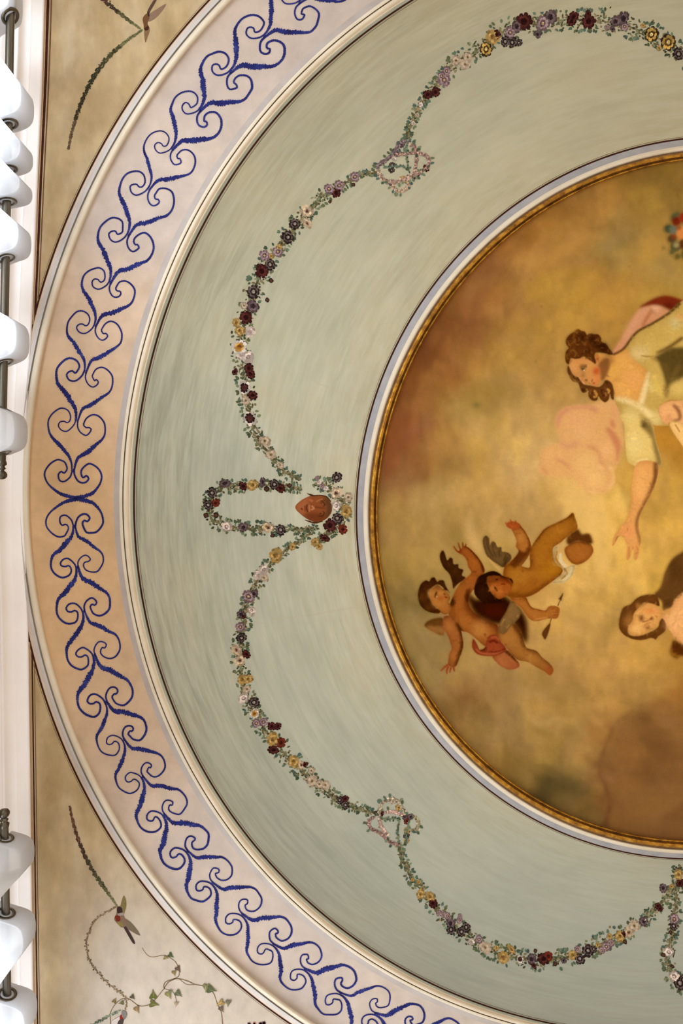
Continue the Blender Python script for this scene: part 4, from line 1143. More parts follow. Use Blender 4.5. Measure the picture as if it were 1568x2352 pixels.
bl(C2, 1000, 640, 110, 5.227, (212, 154, 40), 10, .75); bl(C2, 620, 760, 110, 5.227, (208, 150, 66), 10, .6); bl(C2, 1060, 200, 110, 5.227, (212, 150, 66), 10, .6, True, 60); bl(C2, 850, 480, 90, 5.227, (196, 136, 50), 10, .6)
bd.line(C2([(560, 900), (700, 870), (860, 800)]), [14, 12, 6], (176, 104, 44), 7, .6, True); bl(C2, 740, 800, 40, 5.227, (160, 94, 34), 6, .5); bl(C2, 630, 690, 14, 5.227, (150, 84, 34), 1.5, .7)
bd.line(C2([(1000, 405), (1090, 345), (1180, 265)]), [5, 3, 3], (120, 66, 22), 1.5, .8, True)
bd.line(C2([(1110, 670), (1080, 745), (990, 812)]), [5, 5, 2], (110, 64, 20), 1.6, .8, True)
bl(C2, 1300, 480, 90, 5.227, (210, 142, 70), 8, .6, True, 60); bd.line(C2([(1135, 460), (1190, 565), (1280, 610), (1400, 560)]), [4, 4, 3], (150, 90, 40), 2, .7, True)
bd.poly(C2([(668, 1005), (732, 985), (792, 1070), (792, 1135), (728, 1132)]), (104, 56, 20), 2, .9, True)
bd.line(C2([(780, 1135), (850, 1158), (915, 1165)]), [4, 4, 2], (120, 66, 24), 1.2, .9, True)
bd.line(C2([(760, 1275), (850, 1258), (930, 1245)]), [2, 4, 2], (236, 178, 108), 1.4, .8, True)
for a in ([(975, 1150), (1010, 1135)], [(985, 1185), (1050, 1185)], [(990, 1220), (1055, 1215)], [(1035, 1150), (1045, 1180)]):
    bd.line(C2(a), [1.8], (150, 72, 34), .7, .8, True)
bd.clip = None
# loincloth
bd.poly(C2([(1000, 420), (1055, 395), (1020, 520), (1080, 615), (1130, 650), (1252, 615), (1245, 700), (1180, 790), (1090, 832), (985, 832), (1120, 710), (1095, 655), (1010, 570)]), (255, 238, 190), 1.3)
for a, w, c in [([(1080, 480), (1090, 570), (1150, 640)], [4, 6, 6], (255, 252, 220)), ([(1040, 450), (1030, 540), (1080, 620)], [3, 3, 3], (186, 142, 70)), ([(1130, 660), (1160, 720), (1090, 790)], [3, 5, 3], (176, 130, 66)), ([(1210, 640), (1190, 740), (1110, 810)], [4, 6, 5], (255, 252, 222))]:
    bd.line(C2(a), w, c, 1.2, .85)
# head
bd.poly(C2([(195, 770), (300, 735), (400, 760), (450, 780), (505, 830), (498, 900), (465, 965), (400, 1005), (330, 1025), (262, 965), (225, 890)]), (202, 124, 58), 1.0)
bd.poly(C2([(195, 770), (300, 740), (400, 765), (460, 785), (380, 800), (320, 830), (250, 840), (225, 880)]), (142, 78, 34), 2.5, .9)
bd.line(C2([(330, 830), (400, 880), (420, 950)]), [3, 4, 3], (170, 88, 36), 2, .6)
bd.poly(C2([(100, 760), (60, 850), (48, 950), (100, 1025), (200, 1075), (330, 1068), (425, 1045), (330, 1025), (262, 965), (232, 905), (205, 835), (205, 762), (300, 745), (400, 772), (470, 792), (515, 845), (495, 782), (405, 758), (335, 708), (262, 690), (180, 715)]), (56, 26, 8), 1.2)
curls(C2([(100, 760), (60, 850), (48, 950), (100, 1025), (200, 1075), (330, 1068), (262, 980), (215, 880), (200, 760)]), 50, [(40, 16, 4), (92, 54, 22), (74, 40, 14)], (1, 2.2), 7, 5)
bl(C2, 150, 940, 50, 5.227, (86, 50, 20), 6, .5, False)
bl(C2, 410, 815, 50, 5.227, (150, 50, 16), 4, .85, False, 34); bl(C2, 262, 900, 26, 5.227, (226, 154, 80), 2.5, .9, False); bl(C2, 350, 930, 30, 5.227, (222, 146, 70), 3, .8, False)
bd.line(C2([(285, 880), (310, 905), (330, 935)]), [3, 4.5, 3], (70, 26, 8), .9, .95); bd.line(C2([(370, 850), (420, 850)]), [3], (110, 34, 12), 1, .9); bd.line(C2([(305, 790), (345, 795)]), [4], (70, 28, 8), 1.3, .9)
bd.line(C2([(360, 760), (430, 790), (500, 860)]), [4, 5, 4], (84, 32, 10), 1.8, .9); bl(C2, 440, 870, 26, 5.227, (196, 108, 48), 3, .7, False)
# arrow
bd.line(C2([(1115, 958), (1050, 1110)]), [1.6, 2.0], (118, 74, 34), .5)
bd.line(C2([(975, 1262), (940, 1360), (900, 1490)]), [2.2, 1.8, 1.6], (118, 74, 34), .5)
bd.poly(C2([(1117, 950), (1056, 1030), (1082, 1032), (1092, 1056)]), (112, 70, 34), .8, 1, False, False)
bd.poly(C2([(962, 1318), (902, 1372), (862, 1440), (880, 1490), (900, 1512), (935, 1440)]), (122, 78, 38), 1.2)
_m = np.clip(bd.mask, 0, 1); _ys, _xs = np.where(_m > .5)
dabs(700, 98, (7, 22), (2, 5.5), .22, .5, _m, 1.2, (_xs.min(), _ys.min(), _xs.max(), _ys.max()), False)
FIG['b'] = bd.end()

# -- pink drapery under the woman's arm
bd.begin(); bd.rnd = 0.0
bd.poly(CC([(440, 0), (420, 120), (460, 250), (330, 300), (275, 450), (300, 560), (560, 580), (620, 640), (760, 730), (900, 700), (962, 600), (942, 520), (990, 460), (1005, 350), (1035, 250), (1010, 50), (960, -120), (700, -75), (520, -60)]), (222, 170, 108), 5, .85)
bd.seal()
for a, w, c, o in [([(430, 140), (460, 20), (560, -50), (700, -65), (800, -20)], [8, 12, 12, 10], (204, 138, 104), .8), ([(880, 130), (940, 200), (990, 320), (980, 430)], [8, 16, 16, 6], (196, 124, 84), .85), ([(925, 60), (950, 130)], [8, 8], (190, 110, 80), .8),
                   ([(710, 290), (780, 320), (835, 370)], [4, 6, 3], (192, 122, 84), .8), ([(420, 405), (500, 450), (560, 492)], [3, 5, 3], (192, 120, 90), .8), ([(310, 490), (350, 560)], [6, 4], (200, 134, 84), .8), ([(330, 300), (280, 400), (290, 480)], [5, 5, 4], (206, 146, 96), .7),
                   ([(460, 250), (520, 300), (640, 260)], [10, 14, 10], (208, 150, 110), .6), ([(800, 480), (930, 500), (955, 590), (900, 690)], [6, 6, 8, 6], (244, 200, 134), .75), ([(700, 720), (800, 715)], [6, 5], (246, 206, 140), .7), ([(820, 350), (830, 440), (900, 500)], [6, 6, 5], (200, 136, 92), .7)]:
    bd.line(CC(a), w, c, 3.2, o, True)
for x, y, r, c in [(620, 60, 90, (224, 168, 114)), (880, 330, 60, (238, 184, 124)), (700, 450, 100, (232, 188, 116)), (380, 360, 60, (226, 176, 108)), (780, 600, 80, (240, 196, 122)), (980, -20, 40, (214, 148, 110)), (680, 180, 80, (226, 176, 116))]:
    bl(CC, x, y, r, 3.92, c, 9, .7)
bd.clip = None
bd.poly(CB([(930, 830), (1050, 640), (1180, 430), (1330, 388), (1445, 440), (1430, 485), (1300, 562), (1160, 640), (1050, 785), (980, 832)]), (204, 146, 102), 2.2)
bd.line(CB([(1050, 700), (1160, 520), (1260, 420)]), [14, 20, 10], (212, 158, 118), 5, .7)
bd.line(CB([(1285, 450), (1240, 520), (1205, 590)]), [6, 7, 5], (172, 106, 62), 2.4, .8); bd.line(CB([(1275, 430), (1320, 470)]), [5, 4], (150, 90, 54), 2, .7); bl(CB, 1330, 420, 40, 3.92, (222, 172, 134), 4, .8, False)
bd.poly(CB([(1175, 418), (1300, 338), (1420, 308), (1545, 342), (1600, 380), (1560, 440), (1460, 445), (1400, 412), (1300, 396)]), (126, 48, 22), 1.8)
bl(CB, 1440, 400, 50, 3.92, (92, 26, 10), 5, .8, False, 26)
FIG['c'] = bd.end()

# -- woman in the cream dress
bd.begin(); bd.rnd = .22
bd.poly(CB([(1040, 810), (1160, 640), (1320, 545), (1450, 452), (1540, 375), (1640, 330), (1760, 420), (1780, 1250), (1568, 1260), (1450, 1250), (1350, 1330), (1375, 1420), (1440, 1480), (1290, 1475), (1200, 1435), (1050, 1480), (1020, 1400), (950, 1230), (1060, 1240), (1180, 1290), (1230, 1080), (1250, 1000), (1120, 880)]), (204, 172, 92), 1.2)
bd.poly(CB([(810, 835), (930, 852), (1010, 805), (1070, 790), (1125, 880), (1250, 1000), (1222, 1150), (1185, 1295), (1060, 1245), (935, 1212), (935, 1110), (865, 1060), (825, 960)]), (222, 166, 86), 1.2)
bd.poly(CC([(1040, 100), (1000, 20), (1100, 0), (1210, 45), (1295, 100), (1325, 250), (1375, 420), (1362, 475), (1290, 432), (1150, 442), (1140, 472), (1070, 425), (1050, 250)]), (226, 196, 116), 1.2)
bd.poly(CC([(1150, 445), (1290, 430), (1348, 480), (1332, 600), (1280, 740), (1200, 880), (1172, 1000), (1192, 1130), (1180, 1205), (1158, 1312), (1130, 1312), (1120, 1222), (1085, 1312), (1060, 1312), (1065, 1200), (1030, 1112), (990, 1110), (962, 1160), (933, 1198), (948, 1110), (1000, 1030), (1060, 955), (1100, 830), (1110, 650)]), (226, 166, 94), 1.0)
bd.seal()
# neck and chest
bl(CB, 890, 900, 60, 3.92, (146, 96, 44), 6, .85, True, 46); bl(CB, 1120, 1070, 80, 3.92, (228, 166, 96), 8, .7); bl(CB, 1030, 1170, 60, 3.92, (228, 172, 92), 7, .6); bd.line(CB([(930, 1070), (1000, 1065)]), [7, 5], (186, 126, 58), 3, .7, True)
bl(CB, 960, 980, 50, 3.92, (216, 166, 74), 7, .6)
bd.clip = None
bd.line(CB([(940, 845), (1035, 790), (1150, 645), (1300, 560), (1450, 465), (1545, 375)]), [5, 6, 6, 6, 6, 8], (96, 64, 24), 1.6, .95)
bd.seal()
bl(CB, 1180, 830, 80, 3.92, (226, 198, 136), 7, .7, True, 60); bl(CB, 1350, 680, 90, 3.92, (198, 164, 84), 9, .6, True, 50); bl(CB, 1500, 560, 50, 3.92, (206, 190, 134), 6, .7); bl(CB, 1540, 500, 26, 3.92, (222, 166, 100), 3, .9)
bd.line(CB([(1190, 850), (1240, 860), (1310, 858)]), [2, 4, 2], (160, 122, 46), 1.3, .8, True)
bd.poly(CB([(1300, 878), (1440, 785), (1500, 775), (1640, 800), (1640, 990), (1500, 1090), (1450, 1120), (1432, 1200), (1400, 1050), (1345, 905)]), (78, 60, 22), 3, .92, True)
bd.line(CB([(1330, 830), (1450, 770), (1568, 690)]), [5, 7, 8], (96, 66, 22), 2, .9, True)
for a, w, c in [([(1400, 920), (1430, 1000), (1440, 1080)], [12, 12, 8], (112, 90, 40)), ([(1540, 940), (1480, 1040), (1455, 1120)], [7, 7, 4], (128, 102, 46)), ([(1300, 1020), (1330, 1120), (1390, 1220)], [12, 14, 10], (222, 190, 96)), ([(1420, 1120), (1415, 1230)], [9, 6], (120, 94, 40)), ([(1270, 1090), (1300, 1180)], [12, 10], (226, 200, 122))]:
    bd.line(CB(a), w, c, 3, .8, True)
bd.line(CB([(970, 1235), (1080, 1265), (1185, 1315), (1290, 1400)]), [8, 12, 12, 16], (238, 212, 148), 3, .9, True); bd.line(CB([(1190, 1290), (1225, 1160), (1260, 1000)]), [12, 12, 5], (236, 212, 150), 2.6, .9, True)
bl(CB, 1100, 1380, 70, 3.92, (228, 202, 130), 8, .7); bl(CB, 1320, 1420, 60, 3.92, (238, 214, 140), 8, .8); bl(CB, 1530, 1150, 60, 3.92, (226, 196, 112), 8, .7)
bd.poly(CC([(1185, 62), (1240, 50), (1292, 108), (1332, 260), (1378, 430), (1352, 475), (1305, 330), (1285, 220), (1230, 160)]), (128, 104, 50), 3, .9, True)
bl(CC, 1215, 110, 26, 3.92, (76, 56, 22), 3.5, .85); bl(CC, 1130, 280, 70, 3.92, (232, 206, 132), 8, .7, True, 110); bd.line(CC([(1130, 470), (1170, 425), (1260, 410)]), [3, 5, 4], (240, 214, 144), 1.6, .8, True)
bd.line(CC([(1325, 440), (1318, 590), (1245, 765), (1165, 930), (1152, 1030), (1178, 1130), (1185, 1190)]), [11, 11, 8, 7, 6, 5, 3], (122, 78, 36), 1.8, .95, True)
bl(CC, 1180, 620, 60, 3.92, (234, 178, 104), 7, .7, True, 150); bl(CC, 1080, 1060, 50, 3.92, (226, 152, 92), 6, .8, True, 60)
bd.line(CC([(965, 1160), (985, 1115), (1030, 1118)]), [2.5, 4, 4], (140, 76, 36), 1, .9, True); bd.line(CC([(935, 1190), (965, 1165)]), [3], (206, 112, 66), 1.2, .8, True)
for a in ([(1085, 1200), (1085, 1305)], [(1122, 1200), (1118, 1225)], [(1150, 1190), (1165, 1235)], [(1160, 1250), (1145, 1265)], [(1070, 1030), (1070, 1060)]):
    bd.line(CC(a), [1.8], (184, 104, 56), .8, .8, True)
bd.clip = None
# clasped hands at the right edge
bd.poly(CB([(1348, 1325), (1420, 1272), (1500, 1258), (1640, 1280), (1640, 1500), (1480, 1445), (1420, 1475), (1372, 1420)]), (234, 178, 116), 1.1)
bd.poly(CB([(1450, 1475), (1520, 1600), (1640, 1740), (1640, 1560), (1560, 1470), (1490, 1430)]), (240, 196, 122), 1.1)
bd.line(CB([(1480, 1290), (1530, 1350), (1540, 1420), (1480, 1440)]), [6, 9, 7, 4], (128, 76, 40), 1.8, .85); bl(CB, 1440, 1410, 26, 3.92, (206, 136, 84), 4, .8, False)
bd.line(CB([(1500, 1470), (1540, 1540)]), [3], (166, 110, 54), 1.2, .8); bd.line(CB([(1560, 1290), (1640, 1330)]), [9, 9], (206, 140, 84), 3, .7)
# face, then hair around it
bd.poly(C4([(230, 870), (200, 1020), (250, 1200), (330, 1295), (400, 1310), (470, 1420), (540, 1492), (600, 1482), (680, 1512), (862, 1555), (905, 1450), (945, 1300), (960, 1100), (900, 960), (880, 800), (750, 800), (560, 850), (400, 870)]), (206, 146, 80), .8)
bd.seal_save = bd.mask.copy()
bd.clip = None
bd.poly(C4([(890, 990), (1100, 880), (1150, 1100), (1010, 1400), (930, 1380), (940, 1250)]), (132, 84, 40), 2, .9)
bl(C4, 270, 1080, 60, 10.45, (216, 158, 92), 3, .8, False, 140); bl(C4, 640, 1150, 90, 10.45, (204, 146, 76), 4, .7, False); bl(C4, 650, 1010, 70, 10.45, (206, 154, 80), 3, .7, False)
bl(C4, 830, 1180, 85, 10.45, (186, 76, 34), 3.5, .85, False, 100); bl(C4, 840, 1380, 80, 10.45, (214, 130, 66), 4, .7, False, 110)
bl(C4, 500, 1090, 75, 10.45, (120, 86, 44), 2.4, .85, False, 80); bl(C4, 570, 1060, 40, 10.45, (104, 66, 34), 1.6, .8, False); bl(C4, 505, 1135, 30, 10.45, (58, 56, 44), .9, .95, False, 24); bl(C4, 535, 1160, 14, 10.45, (232, 204, 156), .6, 1, False)
bl(C4, 515, 1270, 50, 10.45, (140, 104, 56), 2.6, .8, False, 70); bl(C4, 480, 1180, 30, 10.45, (176, 144, 92), 1.6, .7, False)
bl(C4, 590, 1400, 40, 10.45, (120, 76, 36), 1.6, .85, False, 34); bd.line(C4([(420, 1320), (480, 1420), (545, 1485)]), [1.2, 2, 2.4], (238, 168, 116), .7, .9)
bd.line(C4([(660, 1470), (710, 1430), (745, 1375)]), [2, 2.6, 1.6], (120, 62, 24), .8, .9); bl(C4, 770, 1470, 34, 10.45, (176, 70, 36), 1.2, .85, False, 22); bl(C4, 690, 1440, 24, 10.45, (226, 160, 96), 1, .8, False)
bd.poly(C4([(800, 800), (860, 770), (905, 850), (900, 950), (850, 960)]), (190, 118, 54), 1.2, .9); bl(C4, 860, 890, 26, 10.45, (140, 74, 30), 1.2, .7, False)
hair = (98, 54, 18)
bd.poly(C4([(390, 170), (280, 240), (180, 310), (100, 430), (112, 550), (165, 620), (105, 700), (80, 850), (110, 985), (170, 1020), (190, 950), (225, 870), (330, 890), (440, 870), (540, 830), (640, 900), (740, 960), (800, 1010), (830, 960), (790, 840), (800, 760), (870, 730), (1000, 745), (1110, 775), (1200, 790), (1235, 765), (1180, 690), (1115, 600), (1060, 520), (960, 480), (950, 390), (880, 300), (760, 290), (690, 275), (600, 310), (560, 230), (480, 215)]), hair, 1.2)
bd.poly(C4([(150, 1040), (130, 1180), (180, 1290), (260, 1420), (390, 1462), (440, 1590), (500, 1700), (572, 1695), (640, 1640), (640, 1780), (730, 1885), (850, 1882), (880, 1780), (930, 1850), (1040, 1935), (1135, 1850), (1155, 1720), (1190, 1840), (1255, 1855), (1225, 1530), (1130, 1412), (1040, 1400), (1000, 1470), (930, 1540), (860, 1560), (680, 1525), (540, 1500), (470, 1435), (395, 1325), (320, 1305), (240, 1220), (190, 1100)]), (104, 62, 24), 1.1)
HAIRU = C4([(390, 170), (280, 240), (180, 310), (100, 430), (112, 550), (165, 620), (105, 700), (80, 850), (110, 985), (190, 950), (225, 870), (330, 890), (440, 870), (540, 830), (640, 900), (740, 960), (790, 840), (870, 730), (1000, 745), (1200, 790), (1115, 600), (960, 480), (950, 390), (880, 300), (690, 275), (600, 310), (560, 230)])
HAIRL = C4([(150, 1040), (130, 1180), (180, 1290), (260, 1420), (390, 1462), (440, 1590), (500, 1700), (640, 1640), (730, 1885), (850, 1882), (930, 1850), (1040, 1935), (1135, 1850), (1255, 1855), (1225, 1530), (1130, 1412), (1040, 1400), (860, 1560), (540, 1500), (395, 1325), (240, 1220)])
for x, y, r, c in [(470, 380, 95, (46, 16, 5)), (740, 420, 110, (46, 18, 5)), (1000, 610, 120, (38, 12, 4)), (200, 410, 50, (56, 20, 6)), (640, 690, 90, (60, 26, 8)), (850, 560, 90, (44, 16, 5)), (420, 570, 60, (74, 36, 10)), (1130, 730, 60, (44, 18, 6))]:
    bl(C4, x, y, r, 10.45, c, 4, .85, False)
for a, w, c in [([(150, 480), (190, 540), (270, 530), (290, 450)], [2.5, 3, 2.5], (136, 86, 34)), ([(320, 420), (330, 520), (420, 560)], [3, 3, 2], (128, 78, 30)), ([(290, 250), (350, 190), (440, 185)], [1.5, 2.5, 1.5], (150, 104, 34)), ([(200, 700), (280, 680), (350, 760), (300, 840)], [4, 5, 5, 3], (126, 82, 32)),
                ([(120, 760), (140, 900)], [4, 5], (122, 78, 26)), ([(700, 720), (760, 800), (740, 920)], [3, 4, 2], (84, 46, 16)), ([(820, 420), (880, 430), (870, 480)], [2.5, 3, 2], (124, 82, 28)), ([(590, 870), (680, 860), (720, 930)], [4, 4, 3], (122, 80, 36)),
                ([(780, 1640), (830, 1720), (820, 1800), (760, 1790)], [4, 5, 5, 4], (206, 152, 66)), ([(1080, 1620), (1130, 1640), (1120, 1720)], [5, 6, 3], (214, 158, 76)), ([(590, 1640), (610, 1600)], [2, 4], (190, 146, 66)), ([(1050, 1690), (1070, 1780)], [3, 4], (168, 112, 58)),
                ([(1060, 1450), (1110, 1470)], [3, 3], (60, 30, 12)), ([(700, 1620), (680, 1740)], [4, 4], (134, 88, 38)), ([(960, 1620), (990, 1780)], [5, 5], (70, 36, 12)), ([(480, 1600), (540, 1660)], [6, 6], (70, 36, 14)), ([(200, 1280), (300, 1400), (420, 1440)], [3, 4, 3], (146, 104, 48))]:
    bd.line(C4(a), w, c, 1.2, .85)
curls(HAIRU, 110, [(48, 18, 6), (120, 74, 28), (74, 36, 12), (146, 98, 42)], (1, 2.2), 9, 7)
curls(HAIRL, 60, [(60, 30, 12), (134, 90, 42), (84, 48, 20)], (1, 2), 8, 8)
_m = np.clip(bd.mask, 0, 1); _ys, _xs = np.where(_m > .5)
dabs(900, 100, (7, 22), (2, 5.5), .22, .5, _m, 1.2, (_xs.min(), _ys.min(), _xs.max(), _ys.max()), False)
FIG['d'] = bd.end()

# -- bowed figure at the right, brown dress
bd.begin(); bd.rnd = .3
bd.poly(CV([(900, 330), (760, 395), (650, 475), (580, 600), (530, 760), (460, 850), (540, 910), (560, 1015), (640, 985), (680, 905), (760, 830), (900, 760)]), (104, 70, 30), 1.8)
bd.poly(CV([(535, 1035), (640, 975), (680, 895), (760, 825), (900, 760), (900, 1440), (760, 1362), (690, 1312), (630, 1222), (575, 1140)]), (230, 172, 108), 1.5)
bd.poly(CV([(665, 1318), (760, 1362), (900, 1430), (900, 1560), (760, 1482), (690, 1505), (630, 1450), (640, 1380)]), (92, 48, 14), 1.8)
bd.poly(CV([(285, 985), (360, 925), (470, 945), (550, 1020), (535, 1100), (485, 1172), (400, 1225), (300, 1265), (205, 1252), (180, 1150), (240, 1060)]), (222, 166, 92), 1.2)
bd.poly(CV([(480, 848), (350, 848), (270, 888), (220, 940), (140, 980), (105, 1080), (98, 1180), (140, 1252), (230, 1302), (330, 1315), (440, 1292), (480, 1310), (500, 1280), (575, 1222), (585, 1150), (550, 1090), (520, 1120), (500, 1182), (420, 1232), (300, 1272), (205, 1258), (190, 1190), (235, 1110), (250, 1040), (295, 985), (355, 925), (450, 940), (520, 960)]), (112, 68, 26), 1.4)
bd.seal()
bl(CV, 690, 600, 70, 4.523, (84, 54, 22), 9, .7, True, 120); bd.line(CV([(600, 560), (560, 720), (500, 840)]), [8, 10, 8], (124, 86, 40), 4, .6, True)
bl(CV, 200, 1110, 50, 4.523, (166, 116, 54), 6, .8, True, 70); bl(CV, 150, 1040, 40, 4.523, (96, 58, 22), 6, .7); bl(CV, 280, 1190, 60, 4.523, (232, 184, 110), 6, .8, True, 40)
bl(CV, 420, 1010, 50, 4.523, (214, 128, 66), 5, .8, True, 30); bl(CV, 330, 1085, 28, 4.523, (116, 66, 32), 2.4, .9, True, 36); bd.line(CV([(340, 1125), (390, 1115), (440, 1085)]), [3, 3.5, 3], (140, 78, 40), 1.2, .85, True)
bl(CV, 440, 1090, 20, 4.523, (132, 66, 32), 1.6, .9); bl(CV, 395, 1182, 24, 4.523, (122, 72, 36), 2, .9); bd.line(CV([(470, 1060), (500, 1080)]), [3, 4], (182, 108, 60), 1.3, .7, True); bl(CV, 480, 1030, 34, 4.523, (220, 150, 84), 3, .7)
bd.line(CV([(355, 1190), (370, 1150), (430, 1130)]), [2.5, 3, 2], (176, 112, 60), 1.2, .7, True); bl(CV, 320, 960, 36, 4.523, (206, 148, 70), 3, .7); bl(CV, 330, 930, 30, 4.523, (64, 34, 12), 3, .7)
bl(CV, 660, 1130, 70, 4.523, (238, 184, 122), 8, .7, True, 100); bl(CV, 600, 1020, 36, 4.523, (196, 146, 66), 5, .7); bd.line(CV([(640, 1400), (650, 1460), (760, 1500)]), [4, 5, 5], (168, 118, 34), 2, .8, True)
bl(CV, 600, 930, 40, 4.523, (84, 50, 20), 6, .8); bd.line(CV([(480, 1250), (440, 1290), (480, 1310)]), [4, 4, 3], (92, 54, 20), 1.3, .8, True)
_m = np.clip(bd.mask, 0, 1); _ys, _xs = np.where(_m > .5)
dabs(500, 101, (7, 22), (2, 5.5), .22, .5, _m, 1.2, (_xs.min(), _ys.min(), _xs.max(), _ys.max()), False)
FIG['e'] = bd.end()

# -- flower wreath at the right edge
bd.begin(); bd.rnd = 0.0
for x, y, r, c in [(1500, 590, 40, (78, 84, 52)), (1520, 560, 26, (92, 96, 58)), (1440, 690, 42, (70, 78, 54)), (1490, 700, 44, (110, 116, 92)), (1470, 780, 42, (84, 66, 38)), (1500, 850, 50, (88, 84, 48)), (1520, 940, 30, (104, 92, 40)), (1510, 625, 42, (120, 34, 16)), (1580, 590, 50, (150, 46, 20)),
                   (1570, 730, 60, (214, 136, 70)), (1580, 830, 50, (96, 50, 24)), (1600, 920, 50, (96, 92, 46)), (1490, 760, 22, (150, 70, 30)), (1510, 835, 26, (164, 148, 96)), (1395, 860, 12, (120, 112, 56)), (1530, 680, 22, (150, 84, 40)), (1470, 900, 26, (92, 92, 52))]:
    bl(CW, x, y, r, 3.92, c, 2.0, .95, False)
FIG['f'] = bd.end()

# final brush grain over everything
fg = np.clip(np.maximum(FIG['a'], FIG['b']), 0, 1)[..., None]
bd.rgb = bd.rgb * (1 - fg) + bd.rgb * np.array([.64, .55, .38]) * fg        # the cherubs are painted in deep warm glazes
bd.rgb *= 1 + (.025 * vnoise(bd.h, bd.w, 3, 21) + .03 * vnoise(bd.h, bd.w, 7, 22, .5))[..., None]
bd.rgb = np.clip(np.clip(bd.rgb, 0, 1) ** 1.1 * np.array([1.02, .98, 1.0]) / np.array([1.0, 1.0, .98]), 0, 1)

# ---- lay the paint on a canvas: a disc seen through the gilt frame
ZP = ZC + RISE - .087 + .072
painting = root('ceiling_painting', 'round oil painting of cherubs and women in golden clouds inside a gilt frame', 'painting')
SM = np.stack([Board.blur(bd.rgb[..., k], 1.6) for k in range(3)], -1)
def sample(u, v, src=None):
    x = np.clip(np.asarray(u) - BX0, 0, bd.w - 1.001); y = np.clip(np.asarray(v) - BY0, 0, bd.h - 1.001)
    xi, yi = x.astype(int), y.astype(int)
    fx, fy = (x - xi)[..., None], (y - yi)[..., None]
    c = bd.rgb if src is None else src
    return (c[yi, xi] * (1 - fx) + c[yi, xi + 1] * fx) * (1 - fy) + (c[yi + 1, xi] * (1 - fx) + c[yi + 1, xi + 1] * fx) * fy

def grid_mesh(name, us, vs_, keep, z, mat, src=None):
    U, Vv = np.meshgrid(us, vs_)
    nx, ny = len(us), len(vs_)
    idx = np.arange(nx * ny).reshape(ny, nx)
    F = np.stack([idx[:-1, :-1], idx[:-1, 1:], idx[1:, 1:], idx[1:, :-1]], -1)[keep]
    used = np.unique(F)
    remap = np.full(nx * ny, -1); remap[used] = np.arange(len(used))
    u, v = U.ravel()[used], Vv.ravel()[used]
    return mesh(name, P(u, v, np.full(len(u), z)), remap[F], mat, cols=sample(u, v, src))

us = np.concatenate([np.arange(842, 1706, 3.0), np.arange(1706, 2440, 18.0)])
vv = np.arange(338, 1964, 3.0)
U, Vv = np.meshgrid(us, vv)
rho, _ = rho_of(U, Vv)
ins = rho < 781
keep = ins[:-1, :-1] | ins[1:, :-1] | ins[:-1, 1:] | ins[1:, 1:]
link('canvas', grid_mesh('canvas', us, vv, keep, ZP, M['canvas'], SM), painting, label='golden brown clouded sky')
for ki, (key, nm, lab) in enumerate([('a', 'painted_cherub', 'cherub with a red sash and one arm raised'), ('b', 'painted_cherub', 'cherub holding an arrow, white cloth round the hips'), ('c', 'painted_drapery', 'pink billowing drapery'),
                     ('d', 'painted_woman', 'woman with curled brown hair and a cream dress reaching down'), ('e', 'painted_woman', 'bowed figure in a brown dress'), ('f', 'painted_wreath', 'wreath of red and green flowers')]):
    m_ = Board.blur((FIG[key] > .3).astype(float), 1.6)
    ys, xs = np.where(m_ > .12)
    x0, x1, y0, y1 = xs.min(), min(xs.max(), 770), ys.min(), ys.max()
    st = 1.25
    us = np.arange(x0, x1 + 1, st); vs_ = np.arange(y0, y1 + 1, st)
    cx = np.clip((us[:-1] + st / 2).astype(int), 0, bd.w - 1); cy = np.clip((vs_[:-1] + st / 2).astype(int), 0, bd.h - 1)
    keep = m_[cy][:, cx] > .12
    link(nm, grid_mesh(nm, us + BX0, vs_ + BY0, keep, ZP - .00015 - .00012 * ki, M['canvas']), painting, label=lab)

# gilt frame of the painting
gf = root('gilt_frame', 'worn gilt moulded frame'); gf.parent = painting
band('bead', 772, 777, M['gold'], gf)
band('groove', 777, 781, M['darkgold'], gf)
band('bead', 781, 789.5, M['gold'], gf)
band('groove', 789.5, 792.6, M['darkgold'], gf)

